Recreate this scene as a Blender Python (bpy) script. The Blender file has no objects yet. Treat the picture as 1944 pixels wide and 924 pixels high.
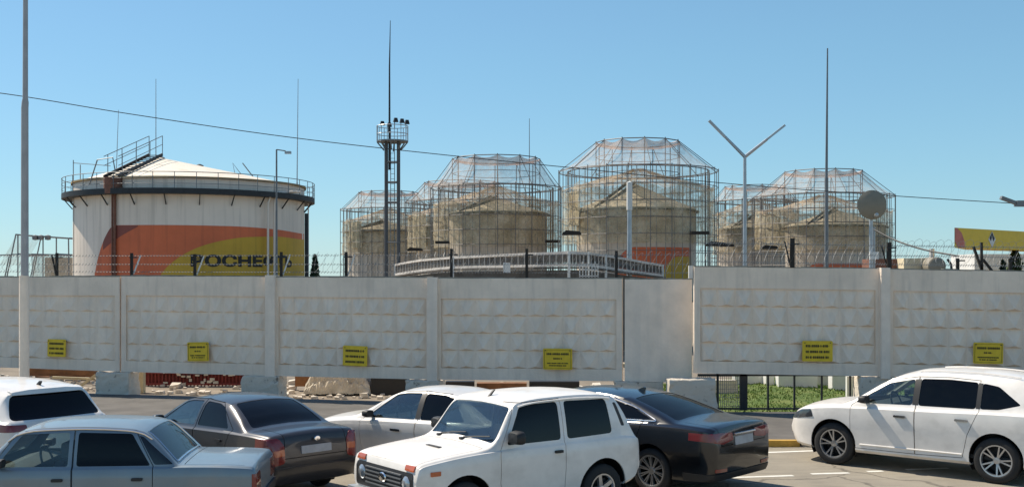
import bpy, math, random
import numpy as np
from mathutils import Vector, Matrix
random.seed(7)
R = math.radians
S = bpy.context.scene
COL = S.collection

# ------------------------------------------------------------------ camera, sky, sun, exposure
FPX, CX, HY, CAMZ = 2107.0, 972.0, 528.0, 3.2
cam_d = bpy.data.cameras.new('camera'); cam = bpy.data.objects.new('camera', cam_d); COL.objects.link(cam)
cam.location = (0, 0, CAMZ); cam.rotation_euler = (R(90), 0, 0)
cam_d.sensor_width = 36; cam_d.lens = FPX / 1944 * 36
cam_d.shift_y = (HY - 462) / 1944; cam_d.clip_start = .1; cam_d.clip_end = 5000
S.camera = cam
SUN_AZ, SUN_EL = 32, 51          # degrees ahead of the left (-X) direction, height
sdir = Vector((-math.cos(R(SUN_AZ)) * math.cos(R(SUN_EL)), math.sin(R(SUN_AZ)) * math.cos(R(SUN_EL)), math.sin(R(SUN_EL))))
wd = bpy.data.worlds.new('World'); S.world = wd; wd.use_nodes = True
wn = wd.node_tree.nodes; wl = wd.node_tree.links
sky = wn.new('ShaderNodeTexSky'); sky.sky_type = 'NISHITA'; sky.sun_disc = False
sky.sun_elevation = R(SUN_EL); sky.sun_rotation = math.atan2(sdir.x, sdir.y)
sky.air_density = 1.0; sky.dust_density = .08; sky.ozone_density = 6.0; sky.altitude = 0
hz = wn.new('ShaderNodeMix'); hz.data_type = 'RGBA'; hz.inputs['B'].default_value = (2.05, 5.0, 6.2, 1)   # the pale veil of a hazy summer sky, thickest low down
wt = wn.new('ShaderNodeTexCoord'); ws = wn.new('ShaderNodeSeparateXYZ'); wl.new(wt.outputs['Generated'], ws.inputs[0])
w1 = wn.new('ShaderNodeMath'); w1.operation = 'SUBTRACT'; w1.use_clamp = True; w1.inputs[0].default_value = 1; wl.new(ws.outputs['Z'], w1.inputs[1])
w2 = wn.new('ShaderNodeMath'); w2.operation = 'POWER'; w2.inputs[1].default_value = 1.6; wl.new(w1.outputs[0], w2.inputs[0])
w3 = wn.new('ShaderNodeMath'); w3.operation = 'MULTIPLY'; w3.inputs[1].default_value = .5; wl.new(w2.outputs[0], w3.inputs[0]); 
wz = wn.new('ShaderNodeTexNoise'); wz.inputs['Scale'].default_value = 2.6; wz.inputs['Detail'].default_value = 5; wm = wn.new('ShaderNodeMapping'); wm.inputs['Scale'].default_value = (1, 1, 3.5)
wl.new(wt.outputs['Generated'], wm.inputs[0]); wl.new(wm.outputs[0], wz.inputs[0])
w4 = wn.new('ShaderNodeMath'); w4.operation = 'MULTIPLY_ADD'; w4.use_clamp = True; w4.inputs[1].default_value = .16; wl.new(wz.outputs[0], w4.inputs[0]); wl.new(w3.outputs[0], w4.inputs[2])
w5 = wn.new('ShaderNodeMath'); w5.operation = 'SUBTRACT'; w5.use_clamp = True; w5.inputs[1].default_value = .08; wl.new(w4.outputs[0], w5.inputs[0]); wl.new(w5.outputs[0], hz.inputs['Factor'])
wl.new(sky.outputs[0], hz.inputs['A']); wl.new(hz.outputs['Result'], wn['Background'].inputs[0]); wn['Background'].inputs[1].default_value = .1
sun_d = bpy.data.lights.new('sun', 'SUN'); sun = bpy.data.objects.new('sun', sun_d); COL.objects.link(sun)
sun_d.energy = 5.0; sun_d.angle = R(.53); sun_d.color = (1, .91, .76)
sun.rotation_euler = sdir.to_track_quat('Z', 'Y').to_euler()
S.view_settings.view_transform = 'Standard'; S.view_settings.look = 'None'
S.view_settings.exposure = .32; S.view_settings.gamma = 1; S.view_settings.use_curve_mapping = False
S.render.engine = 'CYCLES'; S.cycles.max_bounces = 6; S.cycles.transparent_max_bounces = 24
S.cycles.caustics_reflective = False; S.cycles.caustics_refractive = False
S.cycles.sample_clamp_indirect = 4

def at(px, py, D):
    """the point that stands D metres ahead and is seen at photo pixel (px, py)"""
    return Vector(((px - CX) / FPX * D, D, CAMZ - (py - HY) / FPX * D))

# ------------------------------------------------------------------ materials
def _mat(name):
    m = bpy.data.materials.new(name); m.use_nodes = True
    nt = m.node_tree
    return m, nt, nt.nodes['Principled BSDF']
def setin(n, **k):
    for a, b in k.items():
        n.inputs[a.replace('_', ' ')].default_value = b
def mat(name, col, rough=.6, metal=0., var=.12, scale=3., bump=0., bscale=30., streak=0., streak_col=None, coat=0., spec=.5, sscale=(1.3, 1.3, .06), stretch=(1, 1, 1), col2=None, c2pos=(.45, .62), cracks=0):
    m, nt, p = _mat(name); N = nt.nodes; L = nt.links
    setin(p, Roughness=rough, Metallic=metal)
    p.inputs['Coat Weight'].default_value = coat; p.inputs['Coat Roughness'].default_value = .06
    p.inputs['Specular IOR Level'].default_value = spec
    tc = N.new('ShaderNodeTexCoord'); mp = N.new('ShaderNodeMapping'); L.new(tc.outputs['Object'], mp.inputs[0])
    mp.inputs['Scale'].default_value = stretch
    nz = N.new('ShaderNodeTexNoise'); nz.inputs['Scale'].default_value = scale; nz.inputs['Detail'].default_value = 6; nz.inputs['Roughness'].default_value = .62
    L.new(mp.outputs[0], nz.inputs[0])
    rp = N.new('ShaderNodeValToRGB'); L.new(nz.outputs[0], rp.inputs[0])
    c = np.array(col[:3]); a, b = c * (1 - var), np.minimum(c * (1 + var), 1)
    if col2 is not None: a, b = c, np.array(col2[:3]); rp.color_ramp.elements[0].position, rp.color_ramp.elements[1].position = c2pos
    else: rp.color_ramp.elements[0].position, rp.color_ramp.elements[1].position = .3, .7
    rp.color_ramp.elements[0].color = (*a, 1); rp.color_ramp.elements[1].color = (*b, 1)
    out = rp.outputs[0]
    if streak:
        mp2 = N.new('ShaderNodeMapping'); L.new(tc.outputs['Object'], mp2.inputs[0]); mp2.inputs['Scale'].default_value = sscale
        n2 = N.new('ShaderNodeTexNoise'); n2.inputs['Scale'].default_value = 2.2; n2.inputs['Detail'].default_value = 5
        L.new(mp2.outputs[0], n2.inputs[0])
        r2 = N.new('ShaderNodeValToRGB'); L.new(n2.outputs[0], r2.inputs[0])
        r2.color_ramp.elements[0].position, r2.color_ramp.elements[1].position = .5, .72
        r2.color_ramp.elements[0].color = (0, 0, 0, 1); r2.color_ramp.elements[1].color = (streak,) * 3 + (1,)
        mx = N.new('ShaderNodeMix'); mx.data_type = 'RGBA'
        L.new(r2.outputs[0], mx.inputs['Factor']); L.new(out, mx.inputs['A']); mx.inputs['B'].default_value = (*(streak_col or (.2, .13, .08)), 1)
        out = mx.outputs['Result']
    if cracks:
        n4 = N.new('ShaderNodeTexNoise'); n4.inputs['Scale'].default_value = 1.4; n4.inputs['Detail'].default_value = 4; L.new(tc.outputs['Object'], n4.inputs[0])
        va = N.new('ShaderNodeVectorMath'); va.operation = 'MULTIPLY_ADD'; va.inputs[1].default_value = (.9, .9, 0); L.new(n4.outputs['Color'], va.inputs[0]); L.new(tc.outputs['Object'], va.inputs[2])
        vo = N.new('ShaderNodeTexVoronoi'); vo.feature = 'DISTANCE_TO_EDGE'; vo.inputs['Scale'].default_value = cracks; L.new(va.outputs[0], vo.inputs['Vector'])
        cr = N.new('ShaderNodeMapRange'); cr.inputs['From Min'].default_value = .003; cr.inputs['From Max'].default_value = .012; cr.inputs['To Min'].default_value = .6; cr.inputs['To Max'].default_value = 0; L.new(vo.outputs['Distance'], cr.inputs['Value'])
        mx2 = N.new('ShaderNodeMix'); mx2.data_type = 'RGBA'; L.new(cr.outputs[0], mx2.inputs['Factor']); L.new(out, mx2.inputs['A']); mx2.inputs['B'].default_value = (.07, .06, .05, 1); out = mx2.outputs['Result']
    L.new(out, p.inputs['Base Color'])
    if bump:
        n3 = N.new('ShaderNodeTexNoise'); n3.inputs['Scale'].default_value = bscale; n3.inputs['Detail'].default_value = 5
        L.new(tc.outputs['Object'], n3.inputs[0])
        bp = N.new('ShaderNodeBump'); bp.inputs['Strength'].default_value = bump; bp.inputs['Distance'].default_value = .02
        L.new(n3.outputs[0], bp.inputs['Height']); L.new(bp.outputs[0], p.inputs['Normal'])
    return m
def paint(name, col, metal=0., rough=.38, coat=.8):
    return mat(name, col, rough, metal, .08, 2.2, coat=coat * .7, streak=.22 if max(col) > .2 else (.03 if max(col) > .02 else 0), streak_col=(.3, .27, .23), sscale=(1.5, 1.5, 2))
def glass(name, tint, refl=.09):
    m, nt, p = _mat(name); N = nt.nodes; L = nt.links
    N.remove(p)
    t = N.new('ShaderNodeBsdfTransparent'); t.inputs[0].default_value = (*tint, 1)
    g = N.new('ShaderNodeBsdfGlossy'); g.inputs['Roughness'].default_value = .03
    lw = N.new('ShaderNodeFresnel'); lw.inputs[0].default_value = 1.5
    nz = N.new('ShaderNodeTexNoise'); nz.inputs['Scale'].default_value = 4
    ma = N.new('ShaderNodeMath'); ma.operation = 'MULTIPLY_ADD'; ma.inputs[1].default_value = .85; ma.inputs[2].default_value = refl - .04
    L.new(lw.outputs[0], ma.inputs[0])
    mx = N.new('ShaderNodeMixShader'); L.new(ma.outputs[0], mx.inputs[0]); L.new(t.outputs[0], mx.inputs[1]); L.new(g.outputs[0], mx.inputs[2])
    # thin film of dust
    d = N.new('ShaderNodeBsdfDiffuse'); d.inputs[0].default_value = (.35, .33, .3, 1)
    m2 = N.new('ShaderNodeMixShader'); mm = N.new('ShaderNodeMath'); mm.operation = 'MULTIPLY'; mm.inputs[1].default_value = .012
    L.new(nz.outputs[0], mm.inputs[0]); L.new(mm.outputs[0], m2.inputs[0]); L.new(mx.outputs[0], m2.inputs[1]); L.new(d.outputs[0], m2.inputs[2])
    L.new(m2.outputs[0], N['Material Output'].inputs[0])
    return m
def net(name, cols, a0, a1, scale=.35):
    """fine netting: the share of the view its threads cover, uneven where it is bunched or torn"""
    m, nt, p = _mat(name); N = nt.nodes; L = nt.links
    tc = N.new('ShaderNodeTexCoord')
    nz = N.new('ShaderNodeTexNoise'); nz.inputs['Scale'].default_value = scale; nz.inputs['Detail'].default_value = 7; nz.inputs['Roughness'].default_value = .65
    L.new(tc.outputs['Object'], nz.inputs[0])
    rp = N.new('ShaderNodeValToRGB'); L.new(nz.outputs[0], rp.inputs[0])
    e = rp.color_ramp.elements; e[0].position, e[1].position = .36, .64
    e[0].color = (*cols[0], 1); e[1].color = (*cols[-1], 1)
    if len(cols) > 2: k = e.new(.5); k.color = (*cols[1], 1)
    L.new(rp.outputs[0], p.inputs['Base Color']); setin(p, Roughness=.9)
    n2 = N.new('ShaderNodeTexNoise'); n2.inputs['Scale'].default_value = scale * 5; n2.inputs['Detail'].default_value = 8; n2.inputs['Roughness'].default_value = .7
    mp = N.new('ShaderNodeMapping'); mp.inputs['Location'].default_value = (7, 3, 1); L.new(tc.outputs['Object'], mp.inputs[0]); L.new(mp.outputs[0], n2.inputs[0])
    mr = N.new('ShaderNodeMapRange'); mr.inputs['From Min'].default_value = .34; mr.inputs['From Max'].default_value = .66
    mr.inputs['To Min'].default_value = a0; mr.inputs['To Max'].default_value = a1
    L.new(n2.outputs[0], mr.inputs['Value']); L.new(mr.outputs[0], p.inputs['Alpha'])
    return m

M = dict(
    asphalt=mat('asphalt', (.30, .265, .21), .92, scale=.9, bump=.5, bscale=90, col2=(.235, .21, .17), c2pos=(.45, .72), streak=.35, streak_col=(.16, .14, .12), sscale=(.7, 2.5, 1), cracks=.33),
    yard=mat('yard_dirt', (.22, .18, .135), .95, var=.3, scale=.8, bump=.4),
    pavement=mat('pavement', (.115, .105, .095), .9, var=.3, scale=1.2, bump=.4, bscale=60),
    kerb=mat('kerb_concrete', (.42, .38, .3), .85, var=.2, scale=4, bump=.3),
    kerb_y=mat('kerb_yellow', (.5, .3, .06), .8, var=.25, scale=5, bump=.3),
    line=mat('road_paint', (.72, .7, .64), .7, var=.15, scale=7),
    wall=mat('wall_whitewash', (.9, .745, .60), .9, var=.1, scale=1.3, bump=.5, bscale=18, streak=.4, streak_col=(.6, .5, .41), sscale=(3.2, 3.2, .35)),
    wall2=mat('wall_plain', (.9, .755, .62), .9, var=.1, scale=2., bump=.5, bscale=14, streak=.4, streak_col=(.6, .54, .48)),
    block=mat('foundation_concrete', (.66, .58, .48), .92, scale=6, bump=1, bscale=14, col2=(.2, .17, .14), c2pos=(.6, .7)),
    dirtcap=mat('weathered_top', (.27, .26, .22), .95, var=.25, scale=5, bump=.5),
    rubber=mat('tyre_rubber', (.018, .018, .019), .8, var=.2, scale=8),
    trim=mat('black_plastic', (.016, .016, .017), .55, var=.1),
    inner=mat('car_lining', (.06, .06, .062), .8, var=.15),
    seat=mat('seat_cloth', (.09, .09, .095), .9, var=.2),
    chrome=mat('chrome', (.75, .75, .76), .16, 1., .03),
    alloy=mat('alloy', (.5, .51, .53), .3, .85, .06),
    steel=mat('steel_rim', (.36, .37, .38), .42, .7, .1),
    barrel=mat('rim_dark', (.03, .03, .032), .5, .3),
    plate=mat('licence_plate', (.42, .42, .43), .45, var=.15, scale=9),
    red_lens=mat('red_lens', (.2, .012, .01), .18, var=.15, coat=.8),
    orange_lens=mat('orange_lens', (.5, .1, .025), .2, var=.15, coat=.8),
    clear_lens=mat('clear_lens', (.42, .44, .46), .14, .5, .1, coat=1),
    darklamp=mat('dark_headlamp', (.06, .065, .075), .1, .3, .1, coat=1),
    yellow=mat('sign_yellow', (.82, .55, .03), .6, var=.14, scale=4),
    ink=mat('sign_ink', (.09, .07, .015), .7),
    steel_d=mat('dark_steel', (.035, .038, .042), .6, .4, .2),
    steel_g=mat('grey_steel', (.2, .21, .22), .55, .5, .15, scale=2),
    galv=mat('galvanised', (.42, .44, .46), .45, .6, .12),
    pole=mat('pole_paint', (.38, .37, .37), .55, .1, .12, scale=3, streak=.25, streak_col=(.22, .2, .19)),
    white=mat('white_paint', (.72, .71, .68), .6, var=.1, scale=2, streak=.25, streak_col=(.4, .35, .28)),
    tank=mat('tank_white', (.84, .72, .61), .55, var=.07, scale=.25, streak=.42, streak_col=(.4, .35, .3)),
    tankroof=mat('tank_roof', (.78, .7, .58), .6, scale=.6, col2=(.6, .48, .34), c2pos=(.5, .75)),
    rust=mat('rusty_brown', (.2, .09, .06), .8, var=.3, scale=4),
    rim_rust=mat('eave_rust', (.35, .24, .1), .8, var=.4, scale=1.2),
    red=mat('tank_red', (.7, .16, .06), .6, var=.12, scale=.35, streak=.3, streak_col=(.22, .05, .03)),
    dred=mat('tank_dark_red', (.25, .07, .05), .6, var=.15, scale=.5),
    gold=mat('tank_gold', (.62, .37, .035), .6, var=.12, scale=.35, streak=.3, streak_col=(.24, .15, .02)),
    black=mat('lettering_black', (.015, .014, .012), .6),
    tankcov=mat('covered_tank', (.78, .66, .49), .9, var=.2, scale=.45, col2=(.56, .45, .31), c2pos=(.4, .66), streak=.3, streak_col=(.16, .12, .07)),
    tanklow=mat('covered_tank_bare', (.66, .58, .49), .85, var=.18, scale=.4, streak=.5, streak_col=(.34, .29, .2)),
    roofpale=mat('pale_canvas', (.68, .58, .4), .85, var=.2, scale=.5),
    scafl=mat('pale_scaffold', (.3, .29, .27), .6, .2, .25, scale=.6),
    scaf=mat('scaffold_steel', (.16, .152, .148), .6, .3, .25, scale=.6),
    plank=mat('dark_plank', (.035, .03, .025), .9, var=.3),
    netcap=net('top_netting', ((.66, .5, .46), (.56, .44, .4)), .45, .8, .25),
    netinner=net('tan_netting', ((.68, .55, .42), (.52, .42, .3), (.36, .29, .2)), .12, .62, .3),
    netback=net('dark_netting', ((.16, .15, .14), (.07, .065, .06)), .45, 1, 1.6),
    raily=mat('dusty_white_paint', (.62, .57, .52), .75, var=.2, scale=2, streak=.3, streak_col=(.35, .31, .27)),
    netroof=net('roof_netting', ((.7, .6, .53), (.6, .5, .44)), .1, .38, .25),
    netside=net('side_netting', ((.72, .63, .47), (.5, .42, .28), (.3, .24, .14)), .1, .78, .3),
    netgrey=net('grey_netting', ((.6, .58, .53), (.42, .39, .34)), .3, .7, .5),
    canvas=mat('canvas_strip', (.66, .55, .36), .9, var=.25, scale=.4),
    tarp=mat('tarp', (.6, .53, .42), .85, var=.3, scale=2.2, bump=.6, bscale=6),
    redm=mat('red_metal', (.2, .025, .018), .6, var=.35, scale=3),
    brown=mat('rust_timber', (.22, .1, .04), .85, var=.35, scale=3),
    cream=mat('cream_timber', (.5, .42, .27), .85, var=.2, scale=3),
    bluesheet=mat('blue_white_sheet', (.5, .58, .68), .7, var=.15),
    lawn=mat('lawn_earth', (.07, .115, .015), .95, scale=1.2, bump=.6, bscale=60, col2=(.17, .19, .05), c2pos=(.45, .7)),
    grass=mat('grass_blade', (.07, .145, .012), .7, var=.5, scale=.8, col2=(.17, .23, .03), c2pos=(.4, .6)),
    leaf=mat('conifer_leaf', (.02, .04, .014), .7, var=.4, scale=3),
    leafl=mat('light_leaf', (.05, .085, .02), .7, var=.4, scale=3),
    bark=mat('bark', (.09, .06, .04), .9),
    glass_c=glass('glass_clear', (.86, .92, .91), .07),
    glass_t=glass('glass_tinted', (.045, .052, .056), .04),
    glass_b=glass('glass_blue_band', (.10, .14, .2), .09),
    dish=mat('dish_grey', (.25, .22, .17), .7, var=.1),
)

# ------------------------------------------------------------------ things and parts
def tag(o, label, cat, group=None):
    o['label'] = label; o['category'] = cat
    if group: o['group'] = group
    return o
def thing(name, label, cat, loc=(0, 0, 0), rz=0, group=None):
    o = bpy.data.objects.new(name, None); o.empty_display_size = .2; COL.objects.link(o)
    o.location = loc; o.rotation_euler = (0, 0, rz)
    return tag(o, label, cat, group)
def link(name, me, m, parent=None, loc=None):
    o = bpy.data.objects.new(name, me); COL.objects.link(o)
    if m is not None:
        me.materials.clear()
        for k in (m if isinstance(m, (list, tuple)) else [m]): me.materials.append(k)
    if parent: o.parent = parent
    if loc is not None: o.location = loc
    return o
def smooth(me, ang=35):
    me.polygons.foreach_set('use_smooth', [True] * len(me.polygons))
    me.set_sharp_from_angle(angle=R(ang))

class MB:
    def __init__(s): s.v = []; s.f = []; s.mi = []
    def add(s, vs, fs, mi=0):
        n = len(s.v); s.v += [tuple(q) for q in vs]; s.f += [tuple(i + n for i in f) for f in fs]; s.mi += [mi] * len(fs); return s
    def box(s, c, d, rz=0, mi=0, taper=1.0):
        a, b, h = d[0] / 2, d[1] / 2, d[2] / 2; cs, sn = math.cos(rz), math.sin(rz); vs = []
        for z, k in ((-h, 1), (h, taper)):
            for x, y in ((-a, -b), (a, -b), (a, b), (-a, b)):
                x *= k; y *= k
                vs.append((c[0] + x * cs - y * sn, c[1] + x * sn + y * cs, c[2] + z))
        return s.add(vs, [(3, 2, 1, 0), (4, 5, 6, 7), (0, 1, 5, 4), (1, 2, 6, 5), (2, 3, 7, 6), (3, 0, 4, 7)], mi)
    def bar(s, p, q, w, h, mi=0):
        """square bar from p to q"""
        p, q = Vector(p), Vector(q); d = (q - p).normalized()
        u = d.cross(Vector((0, 0, 1)));
        if u.length < 1e-4: u = Vector((1, 0, 0))
        u.normalize(); n = u.cross(d).normalized(); u = u * w / 2; n = n * h / 2
        vs = [p - u - n, p + u - n, p + u + n, p - u + n, q - u - n, q + u - n, q + u + n, q - u + n]
        return s.add(vs, [(3, 2, 1, 0), (4, 5, 6, 7), (0, 1, 5, 4), (1, 2, 6, 5), (2, 3, 7, 6), (3, 0, 4, 7)], mi)
    def tube(s, pts, r, n=6, closed=False, mi=0):
        pts = [Vector(p) for p in pts]; k = len(pts); rr = r if isinstance(r, (list, tuple)) else [r] * k
        vs = []; ref = None
        for i, p in enumerate(pts):
            if closed: d = pts[(i + 1) % k] - pts[i - 1]
            else: d = pts[min(i + 1, k - 1)] - pts[max(i - 1, 0)]
            d.normalize()
            if ref is None:
                ref = d.cross(Vector((0, 0, 1)))
                if ref.length < .05: ref = d.cross(Vector((1, 0, 0)))
            u = (ref - d * ref.dot(d)).normalized(); w = d.cross(u); ref = u
            for j in range(n):
                a = 2 * math.pi * j / n; vs.append(p + (u * math.cos(a) + w * math.sin(a)) * rr[i])
        fs = []
        for i in range(k if closed else k - 1):
            for j in range(n):
                a, b = i * n, ((i + 1) % k) * n; fs.append((a + j, a + (j + 1) % n, b + (j + 1) % n, b + j))
        if not closed: fs += [tuple(range(n - 1, -1, -1)), tuple(range((k - 1) * n, k * n))]
        return s.add(vs, fs, mi)
    def lathe(s, prof, n=24, axis='z', c=(0, 0, 0), mi=0, a0=0, a1=2 * math.pi, loop=False):
        full = abs(a1 - a0 - 2 * math.pi) < 1e-6; m = n if full else n + 1; vs = []; k = len(prof)
        for i in range(m):
            a = a0 + (a1 - a0) * i / n; ca, sa = math.cos(a), math.sin(a)
            for r, z in prof:
                p = (r * ca, r * sa, z) if axis == 'z' else ((r * ca, z, r * sa) if axis == 'y' else (z, r * ca, r * sa))
                vs.append((p[0] + c[0], p[1] + c[1], p[2] + c[2]))
        fs = []
        for i in range(n):
            i2 = (i + 1) % m
            for j in range(k if loop else k - 1):
                j2 = (j + 1) % k
                fs.append((i * k + j, i2 * k + j, i2 * k + j2, i * k + j2) if axis != 'y' else (i * k + j2, i2 * k + j2, i2 * k + j, i * k + j))
        return s.add(vs, fs, mi)
    def prism(s, poly, axis, a, b, mi=0):
        n = len(poly); ar = sum(poly[i][0] * poly[(i + 1) % n][1] - poly[(i + 1) % n][0] * poly[i][1] for i in range(n))
        if ar < 0: poly = poly[::-1]
        def P(q, t): return (q[0], t, q[1]) if axis == 'y' else ((q[0], q[1], t) if axis == 'z' else (t, q[0], q[1]))
        vs = [P(q, a) for q in poly] + [P(q, b) for q in poly]
        fs = [tuple(range(n - 1, -1, -1)), tuple(range(n, 2 * n))] + [(i, (i + 1) % n, n + (i + 1) % n, n + i) for i in range(n)]
        if axis == 'y': fs = [f[::-1] for f in fs]
        return s.add(vs, fs, mi)
    def mesh(s, name):
        me = bpy.data.meshes.new(name); me.from_pydata(s.v, [], s.f); me.polygons.foreach_set('material_index', s.mi); me.update(); return me
    def build(s, name, m, parent=None, sm=None, loc=None):
        me = s.mesh(name)
        if sm: smooth(me, sm)
        return link(name, me, m, parent, loc)
def structure(o): o['kind'] = 'structure'; return o
def stuff(o, label, cat): o['kind'] = 'stuff'; return tag(o, label, cat)
# ------------------------------------------------------------------ cars: a lofted body, cut by solids into panels, panes and lamps
def pchip(keys):
    x = np.array([k[0] for k in keys], float); y = np.array([k[1] for k in keys], float)
    h = np.diff(x); d = np.diff(y) / h; m = np.zeros(len(x))
    for i in range(1, len(x) - 1):
        if d[i - 1] * d[i] > 0:
            w1, w2 = 2 * h[i] + h[i - 1], h[i] + 2 * h[i - 1]; m[i] = (w1 + w2) / (w1 / d[i - 1] + w2 / d[i])
    m[0], m[-1] = d[0], d[-1]
    def f(t):
        t = min(max(t, x[0]), x[-1]); i = min(max(int(np.searchsorted(x, t)) - 1, 0), len(h) - 1)
        u = (t - x[i]) / h[i]; a, b = y[i], y[i + 1]
        return float((2 * u**3 - 3 * u**2 + 1) * a + (u**3 - 2 * u**2 + u) * h[i] * m[i] + (-2 * u**3 + 3 * u**2) * b + (u**3 - u**2) * h[i] * m[i + 1])
    return f
def round_poly(poly, r, n=4):
    out = []; k = len(poly)
    for i in range(k):
        p, a, b = Vector(poly[i]), Vector(poly[i - 1]), Vector(poly[(i + 1) % k])
        rr = r[i] if isinstance(r, (list, tuple)) else r
        u, w = (a - p), (b - p); t = min(rr, u.length * .45, w.length * .45)
        p0, p1 = p + u.normalized() * t, p + w.normalized() * t
        for j in range(n + 1):
            q = j / n; out.append(tuple((1 - q)**2 * p0 + 2 * q * (1 - q) * p + q * q * p1))
    return out
def offset_poly(poly, d):
    k = len(poly); ar = sum(poly[i][0] * poly[(i + 1) % k][1] - poly[(i + 1) % k][0] * poly[i][1] for i in range(k)); sg = 1 if ar > 0 else -1
    out = []
    for i in range(k):
        p, a, b = Vector(poly[i]), Vector(poly[i - 1]), Vector(poly[(i + 1) % k])
        u, w = (p - a).normalized(), (b - p).normalized()
        n1, n2 = Vector((u.y, -u.x)) * sg, Vector((w.y, -w.x)) * sg
        m = n1 + n2; m = m / max(m.dot(n1), .35); out.append(tuple(p + m * d))
    return out
def _tmp(me):
    o = bpy.data.objects.new('tmp', me); COL.objects.link(o); return o
def boolean(me, cut, op):
    a, b = _tmp(me), _tmp(cut)
    md = a.modifiers.new('b', 'BOOLEAN'); md.operation = op; md.object = b; md.solver = SOLVER
    dg = bpy.context.evaluated_depsgraph_get()
    r = bpy.data.meshes.new_from_object(a.evaluated_get(dg))
    bpy.data.objects.remove(a); bpy.data.objects.remove(b)
    return r
SOLVER = 'MANIFOLD'

class Loft:
    def __init__(s, top, belt, bot, w, tumble, crown=.045, shoulder=.035, side=(.012, .0, .006), n=84):
        s.T, s.B, s.Z, s.W = pchip(top), pchip(belt), pchip(bot), pchip(w); s.tumble = tumble; s.crown = crown; s.sh = shoulder; s.side = side
        s.L = top[-1][0]
        xs = set(np.linspace(0, s.L, n)) | {k[0] for k in top}
        s.xs = sorted(xs); s.xs = [x for i, x in enumerate(s.xs) if i == 0 or x - s.xs[i - 1] > .004]
        s.dmax = max(s.T(x) - s.B(x) for x in s.xs)
        H = [s.half(x) for x in s.xs]; k = len(H[0]); n2 = 2 * k - 2; V = []
        for x, h in zip(s.xs, H):
            V += [(x, y, z) for y, z in h] + [(x, -y, z) for y, z in h[-2:0:-1]]
        F = []
        for i in range(len(H) - 1):
            for j in range(n2): F.append((i * n2 + j, (i + 1) * n2 + j, (i + 1) * n2 + (j + 1) % n2, i * n2 + (j + 1) % n2))
        for e, rev in ((0, False), (len(H) - 1, True)):
            r = list(range(e * n2, (e + 1) * n2)); c = len(V)
            V.append(tuple(np.mean([V[i] for i in r], axis=0)))
            for j in range(n2):
                t = (c, r[j], r[(j + 1) % n2]); F.append(t[::-1] if rev else t)
        s.V = np.array(V); s.F = F
        vol = 0
        nrm = np.zeros_like(s.V)
        for f in F:
            p = s.V[list(f)]; c = np.zeros(3)
            for i in range(1, len(f) - 1): c += np.cross(p[i] - p[0], p[i + 1] - p[0])
            nrm[list(f)] += c; vol += np.dot(p[0], c)
        if vol < 0: s.F = [f[::-1] for f in F]; nrm = -nrm
        s.N = nrm / np.maximum(np.linalg.norm(nrm, axis=1)[:, None], 1e-9)
    def half(s, x):
        z0, zs, zt, w = s.Z(x), s.B(x), s.T(x), s.W(x); d = max(zt - zs, .012); h = zs - z0
        cr = min(s.crown, .6 * d); ze = zt - cr; du = ze - zs; wb = w - s.sh - .018
        wt = wb - .02 - s.tumble * min(d / s.dmax, 1)
        a, b, c = s.side
        P = [(0, z0), (w * .6, z0), (w - .09, z0 + .012), (w - .035, z0 + .06), (w - a, z0 + .28 * h), (w - b, z0 + .55 * h), (w - c, z0 + .8 * h), (w - s.sh * .45, zs - .022), (w - s.sh, zs - .004)]
        for t in (.04, .3, .55, .8): P.append((wb + (wt - wb) * t + .014 * math.sin(math.pi * t) * min(1, d / s.dmax * 1.5), zs + du * t))
        P += [(wt, zs + du * .93), (wt - .03, ze + cr * .06), (wt * .78, ze + cr * .42), (wt * .42, ze + cr * .83), (0, ze + cr)]
        return P
    def shell(s, out, inn):
        n = len(s.V); V = np.vstack([s.V + s.N * out, s.V - s.N * inn])
        F = list(s.F) + [tuple(i + n for i in f[::-1]) for f in s.F]
        me = bpy.data.meshes.new('shell'); me.from_pydata([tuple(v) for v in V], [], F)
        me.polygons.foreach_set('material_index', [0] * len(s.F) + [1] * len(s.F)); me.update(); return me
    def side_y(s, x, z):
        P = s.half(x)[3:14]
        for (y0, z0), (y1, z1) in zip(P, P[1:]):
            if z0 <= z <= z1: return y0 + (y1 - y0) * (z - z0) / max(z1 - z0, 1e-6)
        return P[-1][0] if z > P[-1][1] else P[0][0]
    def top_z(s, x, y=0):
        P = s.half(x)[13:]
        for (y0, z0), (y1, z1) in zip(P, P[1:]):
            if y1 <= abs(y) <= y0: return z0 + (z1 - z0) * (y0 - abs(y)) / max(y0 - y1, 1e-6)
        return P[-1][1] if abs(y) < .01 else P[0][1]

def cut_mesh(prisms):
    b = MB()
    for poly, ax, a0, a1 in prisms: b.prism(poly, ax, a0, a1)
    return b.mesh('cut')
def circle(cx, cz, r, n=36): return [(cx + r * math.cos(2 * math.pi * i / n), cz + r * math.sin(2 * math.pi * i / n)) for i in range(n)]
def mirror(poly): return [(-a, b) for a, b in poly]

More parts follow.
